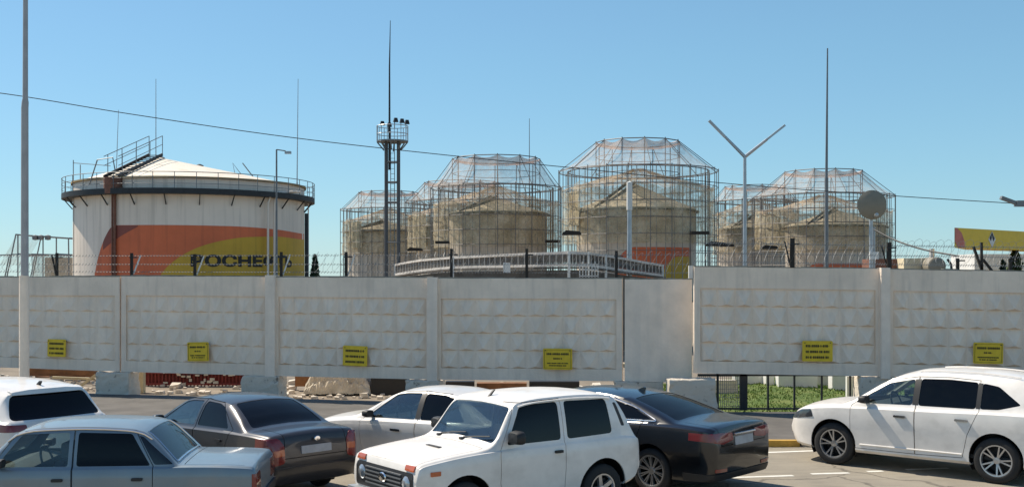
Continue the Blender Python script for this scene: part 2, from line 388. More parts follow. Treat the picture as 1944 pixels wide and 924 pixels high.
def wheel_parts(r, wd, rim, style):
    """tyre and rim meshes with the axle along y, outer face at +y"""
    t = MB(); h = wd / 2
    t.lathe([(rim, -h * .8), (rim + .012, -h), (r - .05, -h * 1.04), (r - .012, -h * .86), (r, -h * .6), (r, h * .6), (r - .012, h * .86), (r - .05, h * 1.04), (rim + .012, h), (rim, h * .8)], 44, 'y', loop=True)
    tm = t.mesh('wheel'); smooth(tm, 40)
    b = MB()
    b.lathe([(rim + .002, h * .78), (rim + .002, h * .92), (rim - .018, h * .9), (rim - .03, h * .55)], 44, 'y')       # lip
    b.lathe([(rim - .03, h * .56), (rim - .035, -h * .6), (.0, -h * .55)], 44, 'y', mi=1)                             # barrel
    b.lathe([(.0, h * .72), (.05, h * .7), (.062, h * .55), (.062, h * .2)], 20, 'y')                                 # hub
    n, pair, w0, w1 = style
    for i in range(n):
        for dlt in ((0,) if not pair else (-pair, pair)):
            a = 2 * math.pi * (i + .25) / n; a1 = a + dlt * 1.0; a0 = a + dlt * .5
            p0 = Vector((math.cos(a0), 0, math.sin(a0))) * .05; p1 = Vector((math.cos(a1), 0, math.sin(a1))) * (rim - .012)
            d = (p1 - p0).normalized(); u = Vector((-d.z, 0, d.x))
            vs = []
            for p, w, yo in ((p0, w0, h * .66), (p1, w1, h * .84)):
                for sx, y in ((-1, yo - .035), (1, yo - .035), (.75, yo), (-.75, yo)): q = p + u * sx * w / 2; vs.append((q.x, y, q.z))
            b.add(vs, [(0, 1, 2, 3)[::-1], (4, 5, 6, 7), (0, 1, 5, 4), (1, 2, 6, 5), (2, 3, 7, 6), (3, 0, 4, 7)])
    rm = b.mesh('rim'); smooth(rm, 30)
    return tm, rm

def car(name, label, loc, heading, sp):
    lf = Loft(sp['top'], sp['belt'], sp['bot'], sp['w'], sp['tumble'], sp.get('crown', .045), sp.get('shoulder', .035), sp.get('side', (.012, 0, .006)))
    xr, xf = sp['axles']; xm = (xr + xf) / 2; wr = sp['wr']; wmax = max(k[1] for k in sp['w'])
    root = thing(name, label, sp.get('cat', 'car'), (loc[0], loc[1], 0), math.atan2(heading[1], heading[0]), 'cars parked in the lot')
    off = Matrix.Translation((-xm, 0, 0))
    def part(nm, me, m, parent=root, sm=32):
        me.transform(off); me.name = nm
        if sm: smooth(me, sm)
        return link(nm, me, m, parent)
    pm = sp['paint']; wins = [(round_poly(p, rr), g) for p, rr, g, d in sp['windows']]
    cuts = []
    for p, g in wins: cuts += [(p, 'y', .3, 1.3), (p, 'y', -1.3, -.3)]
    if sp.get('windshield'): cuts.append((round_poly(sp['windshield'], .07), 'z', sp['ws_z'], 2.2))
    if sp.get('rearglass'): cuts.append((round_poly(sp['rearglass'], .07), 'z', sp['rg_z'], 2.2))
    if sp.get('hatchglass'): cuts.append((round_poly(sp['hatchglass'], .08), 'x', -.3, sp['hg_x']))
    ra = wr + sp.get('arch', .06)
    for x in (xr, xf):
        for sg in (1, -1): cuts.append((circle(x, wr + .015, ra), 'y', *(sorted((sg * .46, sg * 1.3)))))
    body = lf.shell(0, .022)
    body = boolean(body, cut_mesh(cuts), 'DIFFERENCE')
    # doors on the side we see (left, +y)
    dmeshes = []
    for p in sp['doors']:
        d = boolean(body, cut_mesh([(p, 'y', .4, 1.3)]), 'INTERSECT'); dmeshes.append(d)
        body = boolean(body, cut_mesh([(offset_poly(p, .0095), 'y', .4, 1.3)]), 'DIFFERENCE')
    lids = []
    for nm, p, ax, a, b in sp.get('lids', ()):
        d = boolean(body, cut_mesh([(p, ax, a, b)]), 'INTERSECT'); lids.append((nm, d))
        body = boolean(body, cut_mesh([(offset_poly(p, .0095), ax, a, b)]), 'DIFFERENCE')
    part('body', body, [pm, M['inner']])
    doors = [part('door', d, [pm, M['inner']]) for d in dmeshes]
    for nm, d in lids: part(nm, d, [pm, M['inner']])
    pane = lf.shell(-.006, .011)
    for (p, rr, g, di), (pp, _) in zip(sp['windows'], wins):
        for sg in (1, -1):
            c = [(offset_poly(pp, .008), 'y', *sorted((sg * .3, sg * 1.3)))]
            gg = g.split('|')[0 if sg > 0 else -1]
            part('window', boolean(pane, cut_mesh(c), 'INTERSECT'), [M[gg]] * 2, doors[di] if (di is not None and sg > 0) else root, 40)
    if sp.get('windshield'):
        part('windshield', boolean(pane, cut_mesh([(offset_poly(round_poly(sp['windshield'], .07), .008), 'z', sp['ws_z'] - .01, 2.2)]), 'INTERSECT'), [M[sp.get('wsg', 'glass_c')]] * 2, sm=40)
    if sp.get('rearglass'):
        part('rear_window', boolean(pane, cut_mesh([(offset_poly(round_poly(sp['rearglass'], .07), .008), 'z', sp['rg_z'] - .01, 2.2)]), 'INTERSECT'), [M[sp.get('rgg', 'glass_t')]] * 2, sm=40)
    if sp.get('hatchglass'):
        part('rear_window', boolean(pane, cut_mesh([(offset_poly(round_poly(sp['hatchglass'], .08), .008), 'x', -.3, sp['hg_x'])]), 'INTERSECT'), [M[sp.get('rgg', 'glass_t')]] * 2, sm=40)
    cache = {}
    for nm, poly, ax, a, b, o, m, rr in sp.get('patches', ()):
        if o not in cache: cache[o] = lf.shell(o, .03)
        pp = round_poly(poly, rr) if rr else poly
        part(nm, boolean(cache[o], cut_mesh([(pp, ax, a, b)]), 'INTERSECT'), [M[m]] * 2)
    # wheels
    tm, rm = wheel_parts(wr, sp.get('tw', .2), sp['rim'], sp['style'])
    for x in (xr, xf):
        for sg in (1, -1):
            wmid = lf.W(x) - sp.get('tw', .2) / 2 - .035
            o = link('wheel', tm, None, root); o.location = (x - xm, sg * wmid, wr)
            if not tm.materials: tm.materials.append(M['rubber']); rm.materials.append(M[sp.get('rimmat', 'alloy')]); rm.materials.append(M['barrel'])
            o.rotation_euler = (0, random.uniform(-.5, .5), 0 if sg > 0 else math.pi)
            link('rim', rm, None, o)
            b = MB(); b.lathe([(ra + .012, lf.W(x) - .07), (ra + .012, .44), (.0, .43)], 30, 'y', c=(x, 0, wr + .015), a0=-.5, a1=math.pi + .5)
            if sg < 0: b.v = [(q[0], -q[1], q[2]) for q in b.v]
            part('wheel_arch_liner', b.mesh('liner'), [M['trim']])
    # inside
    b = MB(); z = sp['floor']; x0, x1 = sp['cabin']
    b.box(((x0 + x1) / 2, 0, z), (x1 - x0, wmax * 2 - .3, .06))
    b.prism([(x1 - .05, z), (x1 - .05, sp['dash'] - .05), (x1 - .25, sp['dash']), (x1 - .48, sp['dash'] - .04), (x1 - .5, z + .25), (x1 - .3, z)], 'y', -(wmax - .12), wmax - .12)
    if sp.get('shelf'): a, c, zz = sp['shelf']; b.box(((a + c) / 2, 0, zz), (c - a, wmax * 2 - .35, .04))
    part('interior', b.mesh('interior'), [M['inner']], sm=None)
    for sx, yy in [(q, v) for q in sp['seats'] for v in ((-.36, .36) if q > 1.6 or True else (0,))]:
        b = MB(); zt = sp['seat_top']
        b.prism(round_poly([(sx, z + .2), (sx - .2, zt - .2), (sx - .1, zt - .2), (sx + .12, z + .25)], .04), 'y', yy - .24, yy + .24)
        b.prism(round_poly([(sx - .02, z + .14), (sx + .5, z + .2), (sx + .5, z + .3), (sx, z + .3)], .04), 'y', yy - .24, yy + .24)
        b.prism(round_poly([(sx - .21, zt - .18), (sx - .22, zt), (sx - .12, zt), (sx - .11, zt - .18)], .03), 'y', yy - .13, yy + .13)
        part('seat', b.mesh('seat'), [M['seat']], sm=40)
    b = MB(); cx, cz = x1 - .62, sp['dash'] + .0
    b.lathe([(.185 + .014 * math.cos(a), .014 * math.sin(a)) for a in np.linspace(0, 2 * math.pi, 7)[:-1]], 24, 'x', loop=True)
    b.v = [(q[0] * 1 + q[2] * .35 + cx, q[1] + .36, q[2] + cz) for q in b.v]
    part('steering_wheel', b.mesh('steering_wheel'), [M['trim']], sm=40)
    # handles
    for x, zz, L_, di, m in sp.get('handles', ()):
        y = lf.side_y(x, zz); b = MB()
        b.prism(round_poly([(x - L_ / 2, zz - .018), (x + L_ / 2, zz - .018), (x + L_ / 2, zz + .018), (x - L_ / 2, zz + .018)], .014), 'y', y - .01, y + .026)
        part('handle', b.mesh('handle'), [M[m] if m in M else m], doors[di])
    # mirrors, both sides
    if sp.get('mirror'):
        x, zz, m, (mw, mh) = sp['mirror']
        for sg in (1, -1):
            y = lf.side_y(x, zz - .05); b = MB()
            b.lathe([(0, -.07), (.6, -.06), (.9, -.02), (1, .04), (.92, .06), (0, .06)], 16, 'x')
            sq = lambda a: math.copysign(abs(a)**.55, a) if abs(a) > 1e-6 else 0.0
            b.v = [(q[0], sq(q[1]) * .86, sq(q[2]) * .86) for q in b.v]
            b.v = [(x - q[0], sg * (y + .13 + q[1] * mw / 2), zz + q[2] * mh / 2) for q in b.v]
            if sg > 0: b.f = [f[::-1] for f in b.f]
            b.bar((x, sg * (y - .02), zz - mh * .4), (x, sg * (y + .1), zz - mh * .25), .05, .04, 0)
            part('side_mirror', b.mesh('side_mirror'), [m if not isinstance(m, str) else M[m]], sm=45)
    if sp.get('extra'): sp['extra'](lf, part, root)
    return root

WHITE = paint('white_car_paint', (.84, .79, .735), 0, .35)
WHITE2 = paint('niva_white_paint', (.84, .785, .725), 0, .4, .6)
SILVER = paint('blue_silver_paint', (.2, .25, .285), .35, .4)
DGREY = paint('dark_grey_paint', (.042, .041, .045), .4, .33)
PBLACK = paint('black_paint', (.005, .006, .008), 0, .18, 1)
SILV2 = paint('pearl_white_paint', (.76, .715, .66), .1, .35)

def sorted2(a, b): return (min(a, b), max(a, b))
def boxy(lf, part, root): pass

# --- boxy blue-silver saloon
def lada_extra(lf, part, root):
    for sg in (1, -1):
        b = MB(); b.tube([(x, sg * (lf.side_y(x, 1.385) + .0), lf.half(x)[13][1] + .012) for x in np.linspace(1.25, 2.95, 18)], .012, 5); part('roof_gutter', b.mesh('g'), [M['chrome']])
        b = MB(); b.tube([(x, sg * (lf.side_y(x, .6) + .004), .6) for x in np.linspace(.3, 3.9, 24)], .014, 5); part('side_moulding', b.mesh('g'), [M['trim']])
    b = MB()
    b.tube([(.955, y, lf.top_z(.955, y) + .004) for y in np.linspace(-.62, .62, 9)], .012, 5)
    for sg in (1, -1): b.tube([(x, sg * (.655 - (x - .94) * .25), lf.top_z(x, .655 - (x - .94) * .25) + .006) for x in np.linspace(.95, 1.33, 8)], .012, 5)
    part('rear_window_trim', b.mesh('g'), [M['chrome']])
LADA = dict(
    top=[(0, .80), (.015, .9), (.06, .945), (.2, .958), (.86, .975), (.93, .985), (1.05, 1.1), (1.3, 1.335), (1.38, 1.375), (1.55, 1.41), (2.1, 1.435), (2.6, 1.42), (2.8, 1.385), (2.88, 1.35), (3.0, 1.235), (3.26, .99), (3.32, .97), (3.9, .92), (4.06, .885), (4.11, .83), (4.13, .76)],
    belt=[(0, .78), (.02, .87), (.08, .905), (.9, .935), (3.2, .93), (4.02, .86), (4.13, .73)],
    bot=[(0, .42), (.12, .33), (.5, .27), (3.6, .25), (4.0, .32), (4.13, .42)],
    w=[(0, .765), (.06, .785), (.6, .805), (2, .812), (3.3, .805), (4.0, .785), (4.13, .76)], tumble=.12, crown=.03, shoulder=.022, side=(.03, .004, .004),
    axles=(1.0, 3.42), wr=.295, tw=.165, rim=.178, style=(12, 0, .03, .03), rimmat='steel', paint=SILVER,
    windows=[([(2.22, .955), (3.06, .955), (2.78, 1.325), (2.22, 1.345)], .035, 'glass_c', 0),
             ([(1.25, .955), (2.12, .955), (2.12, 1.345), (1.49, 1.325)], .035, 'glass_t', 1),
             ([(.985, .968), (1.205, .965), (1.41, 1.305), (1.35, 1.285), (1.15, 1.11)], .025, 'glass_b', None)],
    doors=[[(2.175, .3), (3.12, .3), (3.12, .94), (2.83, 1.355), (2.175, 1.37)], [(1.225, .62), (1.45, .34), (2.155, .3), (2.155, 1.37), (1.45, 1.35), (1.225, .95)]],
    lids=[('trunk_lid', [(.03, -.68), (.86, -.68), (.86, .68), (.03, .68)], 'z', .93, 1.1)],
    windshield=[(2.89, -.60), (2.89, .60), (3.23, .68), (3.23, -.68)], ws_z=.98, rearglass=[(.97, -.62), (.97, .62), (1.33, .55), (1.33, -.55)], rg_z=.985, rgg='glass_b',
    patches=[('taillight', [(.45, .6), (.8, .6), (.8, .84), (.45, .84)], 'x', -.1, .05, .006, 'red_lens', .02), ('taillight', [(-.45, .6), (-.8, .6), (-.8, .84), (-.45, .84)], 'x', -.1, .05, .006, 'red_lens', .02),
             ('rear_bumper', [(-.9, .42), (.9, .42), (.9, .54), (-.9, .54)], 'x', -.2, .3, .03, 'trim', .02)],
    cabin=(1.2, 3.2), floor=.3, dash=.95, seats=(1.55, 2.5), seat_top=1.2, shelf=(.95, 1.35, .93),
    handles=[(2.33, .80, .13, 0, 'trim'), (1.40, .80, .13, 1, 'trim')], mirror=(2.98, 1.02, 'trim', (.2, .12)), extra=lada_extra)

# --- rounded dark grey saloon
def saloon(L, H, paint_, **k):
    s = dict(
        top=[(0, .62), (.02, .86), (.06, .97), (.14, 1.015), (.6, 1.04), (.68, 1.055), (.95, 1.19), (1.22, 1.31), (1.42, H - .03), (1.8, H - .002), (2.1, H), (2.5, H - .03), (2.68, H - .085), (3.34, 1.0), (3.42, .975), (3.9, .88), (4.12, .77), (4.21, .67), (4.24, .56)],
        belt=[(0, .6), (.03, .82), (.1, .94), (.6, .965), (2.0, .935), (3.3, .885), (3.9, .79), (4.15, .68), (4.24, .54)],
        bot=[(0, .4), (.08, .28), (.5, .22), (3.7, .2), (4.1, .24), (4.24, .36)],
        w=[(0, .66), (.05, .74), (.18, .8), (.6, .83), (1.5, .838), (3.2, .835), (3.8, .8), (4.1, .7), (4.24, .54)], tumble=.19, crown=.05,
        axles=(.93, 3.37), wr=.29, tw=.18, rim=.185, style=(7, 0, .05, .035), paint=paint_,
        windows=[([(2.1, .975), (3.0, .95), (3.12, .955), (2.62, H - .125), (2.42, H - .09), (2.1, H - .075)], .04, 'glass_c', 0),
                 ([(1.12, 1.0), (2.0, .975), (2.0, H - .075), (1.62, H - .085), (1.42, H - .13)], .05, 'glass_t', 1)],
        doors=[[(2.05, .26), (3.1, .26), (3.2, .5), (3.2, .9), (2.68, H - .09), (2.05, H - .05)], [(1.2, .6), (1.4, .3), (2.03, .26), (2.03, H - .05), (1.55, H - .07), (1.0, 1.0)]],
        lids=[], windshield=[(2.72, -.54), (2.72, .54), (3.33, .68), (3.33, -.68)], ws_z=.95, rearglass=[(.70, -.62), (.70, .62), (1.36, .5), (1.36, -.5)], rg_z=1.03,
        patches=[], cabin=(1.0, 3.25), floor=.3, dash=.95, seats=(1.5, 2.4), seat_top=1.17, shelf=(.72, 1.2, 1.0),
        handles=[(2.2, .8, .17, 0, paint_), (1.3, .82, .17, 1, paint_)], mirror=(3.0, 1.0, paint_, (.21, .14)))
    s.update(k); return s
def accent_extra(lf, part, root):
    for sg in (1, -1):
        b = MB(); b.tube([(x, sg * (lf.side_y(x, .66) + .004), .66) for x in np.linspace(.35, 3.8, 24)], .018, 5)
        part('side_moulding', b.mesh('g'), [DGREY])
    b = MB(); b.lathe([(0, .012), (.03, .01), (.036, 0)], 18, 'x'); b.v = [(-q[0] - .012, q[1] * 1.5, q[2] + .9) for q in b.v]
    part('badge', b.mesh('b'), [M['chrome']])
ACCENT = saloon(4.24, 1.40, DGREY, extra=accent_extra,
    lids=[('trunk_lid', [(-.55, .66), (.55, .66), (.52, .9), (.52, 1.2), (-.52, 1.2), (-.52, .9)], 'x', -.2, .6)],
    patches=[('taillight', [(.54, .60), (.72, .56), (.86, .62), (.86, .93), (.62, .95), (.54, .84)], 'x', -.1, .34, .008, 'red_lens', .04),
             ('taillight', mirror([(.54, .60), (.72, .56), (.86, .62), (.86, .93), (.62, .95), (.54, .84)]), 'x', -.1, .34, .008, 'red_lens', .04),
             ('turn_signal', [(.54, .70), (.70, .69), (.71, .78), (.55, .79)], 'x', -.1, .2, .012, 'orange_lens', .02),
             ('turn_signal', mirror([(.54, .70), (.70, .69), (.71, .78), (.55, .79)]), 'x', -.1, .2, .012, 'orange_lens', .02),
             ('rear_bumper', [(-.95, .3), (.95, .3), (.95, .53), (-.95, .53)], 'x', -.2, .62, .03, DGREY.name, .03),
             ('licence_plate', [(-.26, .7), (.26, .7), (.26, .81), (-.26, .81)], 'x', -.1, .12, .014, 'plate', .01)])
M[DGREY.name] = DGREY; M[WHITE.name] = WHITE; M[WHITE2.name] = WHITE2; M[PBLACK.name] = PBLACK; M[SILV2.name] = SILV2
SEDAN = saloon(4.24, 1.45, SILV2, tumble=.2, shoulder=.075, side=(.075, .035, .006), axles=(.93, 3.76),
    top=[(0, .62), (.02, .86), (.06, .97), (.14, 1.015), (.6, 1.05), (.68, 1.07), (.95, 1.2), (1.22, 1.33), (1.42, 1.40), (1.8, 1.447), (2.1, 1.45), (2.5, 1.42), (2.68, 1.365), (3.34, 1.03), (3.42, 1.0), (4.1, .9), (4.42, .78), (4.55, .67), (4.6, .56)],
    belt=[(0, .6), (.03, .82), (.1, .94), (.6, .98), (2.0, .95), (3.3, .905), (4.1, .81), (4.45, .68), (4.6, .54)],
    bot=[(0, .4), (.08, .28), (.5, .22), (4, .2), (4.4, .24), (4.6, .36)],
    w=[(0, .66), (.05, .74), (.18, .8), (.6, .83), (1.5, .845), (3.4, .84), (4.1, .8), (4.45, .7), (4.6, .54)],
    patches=[('headlight', [(.42, .62), (.74, .66), (.74, .76), (.5, .72)], 'x', 4.1, 4.8, .006, 'clear_lens', .03), ('headlight', mirror([(.42, .62), (.74, .66), (.74, .76), (.5, .72)]), 'x', 4.1, 4.8, .006, 'clear_lens', .03), ('pillar_trim', [(2.0, .985), (2.1, .985), (2.1, 1.365), (2.0, 1.37)], 'y', .4, 1.2, .003, 'trim', 0)],
    handles=[(2.42, .8, .2, 0, 'chrome'), (1.3, .82, .2, 1, 'chrome')], mirror=(3.0, 1.02, 'trim', (.2, .13)))

# --- black executive saloon
def lexus_extra(lf, part, root):
    pl = round_poly([(.98, 1.075), (1.9, 1.045), (3.6, .985), (3.05, 1.315), (2.5, 1.362), (1.95, 1.345), (1.45, 1.245)], .07, 6)
    for sg in (1, -1):
        b = MB(); b.tube([(x, sg * (lf.side_y(x, z) + .003), z) for x, z in pl], .012, 5, closed=True)
        part('window_trim', b.mesh('t'), [M['chrome']])
    b = MB(); b.prism([(1.78, 1.40), (1.9, 1.43), (1.79, 1.475), (1.765, 1.47)], 'y', -.02, .02); part('aerial_fin', b.mesh('f'), [PBLACK])
    b = MB(); b.tube([(.0, y, .925 + .0) for y in np.linspace(-.3, .3, 5)], .014, 5); b.v = [(q[0] - .012, q[1], q[2]) for q in b.v]
    part('plate_garnish', b.mesh('g'), [M['chrome']])
LEXUS = dict(
    top=[(0, .72), (.02, .96), (.06, 1.055), (.12, 1.075), (.5, 1.095), (.66, 1.115), (.95, 1.205), (1.35, 1.325), (1.65, 1.392), (2.1, 1.44), (2.5, 1.45), (2.9, 1.425), (3.15, 1.36), (3.8, 1.035), (3.88, 1.01), (4.4, .92), (4.68, .8), (4.8, .68), (4.85, .55)],
    belt=[(0, .7), (.03, .93), (.1, 1.0), (.7, 1.035), (2.0, 1.0), (3.7, .93), (4.4, .84), (4.7, .72), (4.85, .52)],
    bot=[(0, .38), (.06, .27), (.5, .2), (4.2, .19), (4.7, .22), (4.85, .34)],
    w=[(0, .74), (.04, .82), (.16, .885), (.7, .915), (1.6, .92), (3.6, .915), (4.3, .88), (4.65, .76), (4.85, .58)], tumble=.23, crown=.055, shoulder=.045,
    axles=(1.08, 3.93), wr=.335, tw=.23, rim=.235, style=(10, .09, .028, .02), paint=PBLACK,
    windows=[([(2.55, 1.055), (3.35, 1.01), (3.52, 1.005), (3.02, 1.30), (2.55, 1.345)], .05, 'glass_t', 0),
             ([(1.10, 1.095), (2.45, 1.058), (2.45, 1.345), (1.95, 1.33), (1.5, 1.24)], .06, 'glass_t', 1)],
    doors=[[(2.5, .28), (3.6, .28), (3.7, .5), (3.7, .95), (3.12, 1.33), (2.5, 1.372)], [(1.38, .62), (1.6, .33), (2.48, .28), (2.48, 1.372), (1.95, 1.36), (1.2, 1.15)]],
    lids=[('trunk_lid', [(-.62, .78), (.62, .78), (.66, .98), (.66, 1.3), (-.66, 1.3), (-.66, .98)], 'x', -.2, .6)],
    windshield=[(3.2, -.58), (3.2, .58), (3.8, .72), (3.8, -.72)], ws_z=.98, rearglass=[(.72, -.68), (.72, .68), (1.6, .54), (1.6, -.54)], rg_z=1.07,
    patches=[('taillight', [(.30, .84), (.6, .80), (.93, .86), (.93, .965), (.6, .965), (.32, .95)], 'x', -.1, .4, .007, 'red_lens', .03),
             ('taillight', mirror([(.30, .84), (.6, .80), (.93, .86), (.93, .965), (.6, .965), (.32, .95)]), 'x', -.1, .4, .007, 'red_lens', .03),
             ('licence_plate', [(-.26, .76), (.26, .76), (.26, .88), (-.26, .88)], 'x', -.1, .12, .012, 'plate', .01),
             ('rear_reflector', [(.5, .40), (.78, .41), (.78, .46), (.5, .45)], 'x', -.1, .3, .008, 'red_lens', .01),
             ('rear_reflector', mirror([(.5, .40), (.78, .41), (.78, .46), (.5, .45)]), 'x', -.1, .3, .008, 'red_lens', .01),
             ('rear_bumper', [(-1, .27), (1, .27), (1, .38), (-1, .38)], 'x', -.2, .5, .012, 'trim', .03)],
    cabin=(1.3, 3.7), floor=.3, dash=.98, seats=(1.8, 2.8), seat_top=1.24, shelf=(.75, 1.5, 1.06),
    handles=[(2.68, .86, .2, 0, 'chrome'), (1.62, .89, .2, 1, 'chrome')], mirror=(3.45, 1.06, PBLACK, (.24, .15)), extra=lexus_extra)

# --- small white three-door off-roader
def niva_extra(lf, part, root):
    for z in (.60, .65, .70, .75, .80):
        g = MB(); g.bar((3.655, -.44, z), (3.655, .44, z), .02, .016); part('grille_bar', g.mesh('g'), [M['steel_g']])
    b = MB(); b.lathe([(0, .014), (.06, .012), (.075, 0)], 24, 'x'); b.v = [(q[0] + 3.665, q[1] * 1.25, q[2] * .8 + .72) for q in b.v]
    part('badge', b.mesh('b'), [M['chrome']])
    for sg in (1, -1):
        b = MB(); b.lathe([(0, .03), (.06, .025), (.085, .005), (.092, 0), (.092, -.04)], 24, 'x'); b.v = [(q[0] + 3.648, q[1] + sg * .55, q[2] + .71) for q in b.v]
        part('headlight', b.mesh('b'), [M['clear_lens']], sm=40)
    for y0 in (-.42, .12):
        b = MB(); b.tube([(2.52, y0, lf.top_z(2.52, y0) + .012), (2.49, y0 + .25, lf.top_z(2.48, .25) + .02), (2.45, y0 + .5, lf.top_z(2.44, .4) + .012)], .009, 5)
        b.box((2.55, y0, lf.top_z(2.55, y0) + .012), (.05, .06, .025)); part('wiper', b.mesh('w'), [M['trim']])
    b = MB(); b.prism([(2.0, 1.63), (2.06, 1.61), (1.95, 1.71), (1.93, 1.71)], 'y', -.015, .015); part('aerial', b.mesh('a'), [M['trim']])
    for sg in (1, -1):
        b = MB(); b.tube([(x, sg * (lf.half(x)[13][0] + .008), lf.half(x)[13][1] + .004) for x in np.linspace(.5, 2.06, 16)], .013, 5)
        part('roof_gutter', b.mesh('g'), [WHITE2])
    b = MB(); b.box((2.98, .12, lf.top_z(2.98, .12) + .004), (.05, .3, .012)); part('bonnet_vent', b.mesh('v'), [M['inner']])
    b = MB(); b.box((3.68, 0, .45), (.14, 1.5, .14)); part('front_bumper', b.mesh('f'), [M['galv']])
NIVA = dict(
    top=[(0, .72), (.02, .96), (.045, 1.03), (.08, 1.08), (.30, 1.48), (.36, 1.555), (.46, 1.62), (.8, 1.66), (1.2, 1.672), (1.65, 1.664), (1.98, 1.637), (2.07, 1.615), (2.16, 1.55), (2.5, 1.14), (2.58, 1.105), (3.0, 1.055), (3.45, 1.0), (3.57, .965), (3.615, .92), (3.625, .84), (3.64, .8)],
    belt=[(0, .7), (.02, .93), (.06, 1.0), (.5, 1.03), (2.4, 1.025), (3.45, .95), (3.6, .905), (3.64, .76)],
    bot=[(0, .5), (.1, .40), (.5, .34), (3.2, .34), (3.5, .42), (3.64, .48)],
    w=[(0, .76), (.05, .79), (.3, .825), (1, .838), (2.4, .835), (3.3, .82), (3.6, .80), (3.64, .78)], tumble=.10, crown=.038, shoulder=.018, side=(.022, .002, .003),
    axles=(.70, 2.94), wr=.345, tw=.185, rim=.215, style=(5, 0, .08, .07), arch=.075, rimmat='alloy', paint=WHITE2,
    windows=[([(1.43, 1.085), (2.31, 1.085), (2.06, 1.53), (1.98, 1.565), (1.43, 1.575)], .05, 'glass_t|glass_c', 0),
             ([(.53, 1.1), (1.32, 1.085), (1.32, 1.575), (.58, 1.56)], .06, 'glass_t', None),
             ([(.285, 1.18), (.35, 1.18), (.46, 1.50), (.40, 1.50)], .02, 'inner', None)],
    doors=[[(1.38, .42), (2.36, .42), (2.42, .62), (2.42, 1.0), (2.1, 1.585), (1.38, 1.605)]],
    lids=[('bonnet', [(2.63, -.7), (3.6, -.68), (3.6, .68), (2.63, .7)], 'z', .93, 1.2)],
    windshield=[(2.14, -.64), (2.14, .64), (2.49, .73), (2.49, -.73)], ws_z=1.08, wsg='glass_c', hatchglass=[(-.58, 1.12), (.58, 1.12), (.52, 1.5), (-.52, 1.5)], hg_x=.45,
    patches=[('grille_surround', [(-.70, .54), (.70, .54), (.70, .845), (-.70, .845)], 'x', 3.45, 3.8, .010, 'trim', .06),
             ('indicator', [(.50, .868), (.70, .868), (.70, .935), (.50, .935)], 'x', 3.4, 3.8, .016, 'orange_lens', .01),
             ('indicator', [(-.50, .868), (-.70, .868), (-.70, .935), (-.50, .935)], 'x', 3.4, 3.8, .016, 'orange_lens', .01),
             ('side_repeater', [(3.32, .81), (3.46, .81), (3.46, .865), (3.32, .865)], 'y', .5, 1, .012, 'orange_lens', .01)],
    cabin=(.3, 2.48), floor=.45, dash=1.06, seats=(.75, 1.65), seat_top=1.36,
    handles=[(1.50, .94, .13, 0, 'trim')], mirror=(2.25, 1.19, 'trim', (.29, .2)), extra=niva_extra)

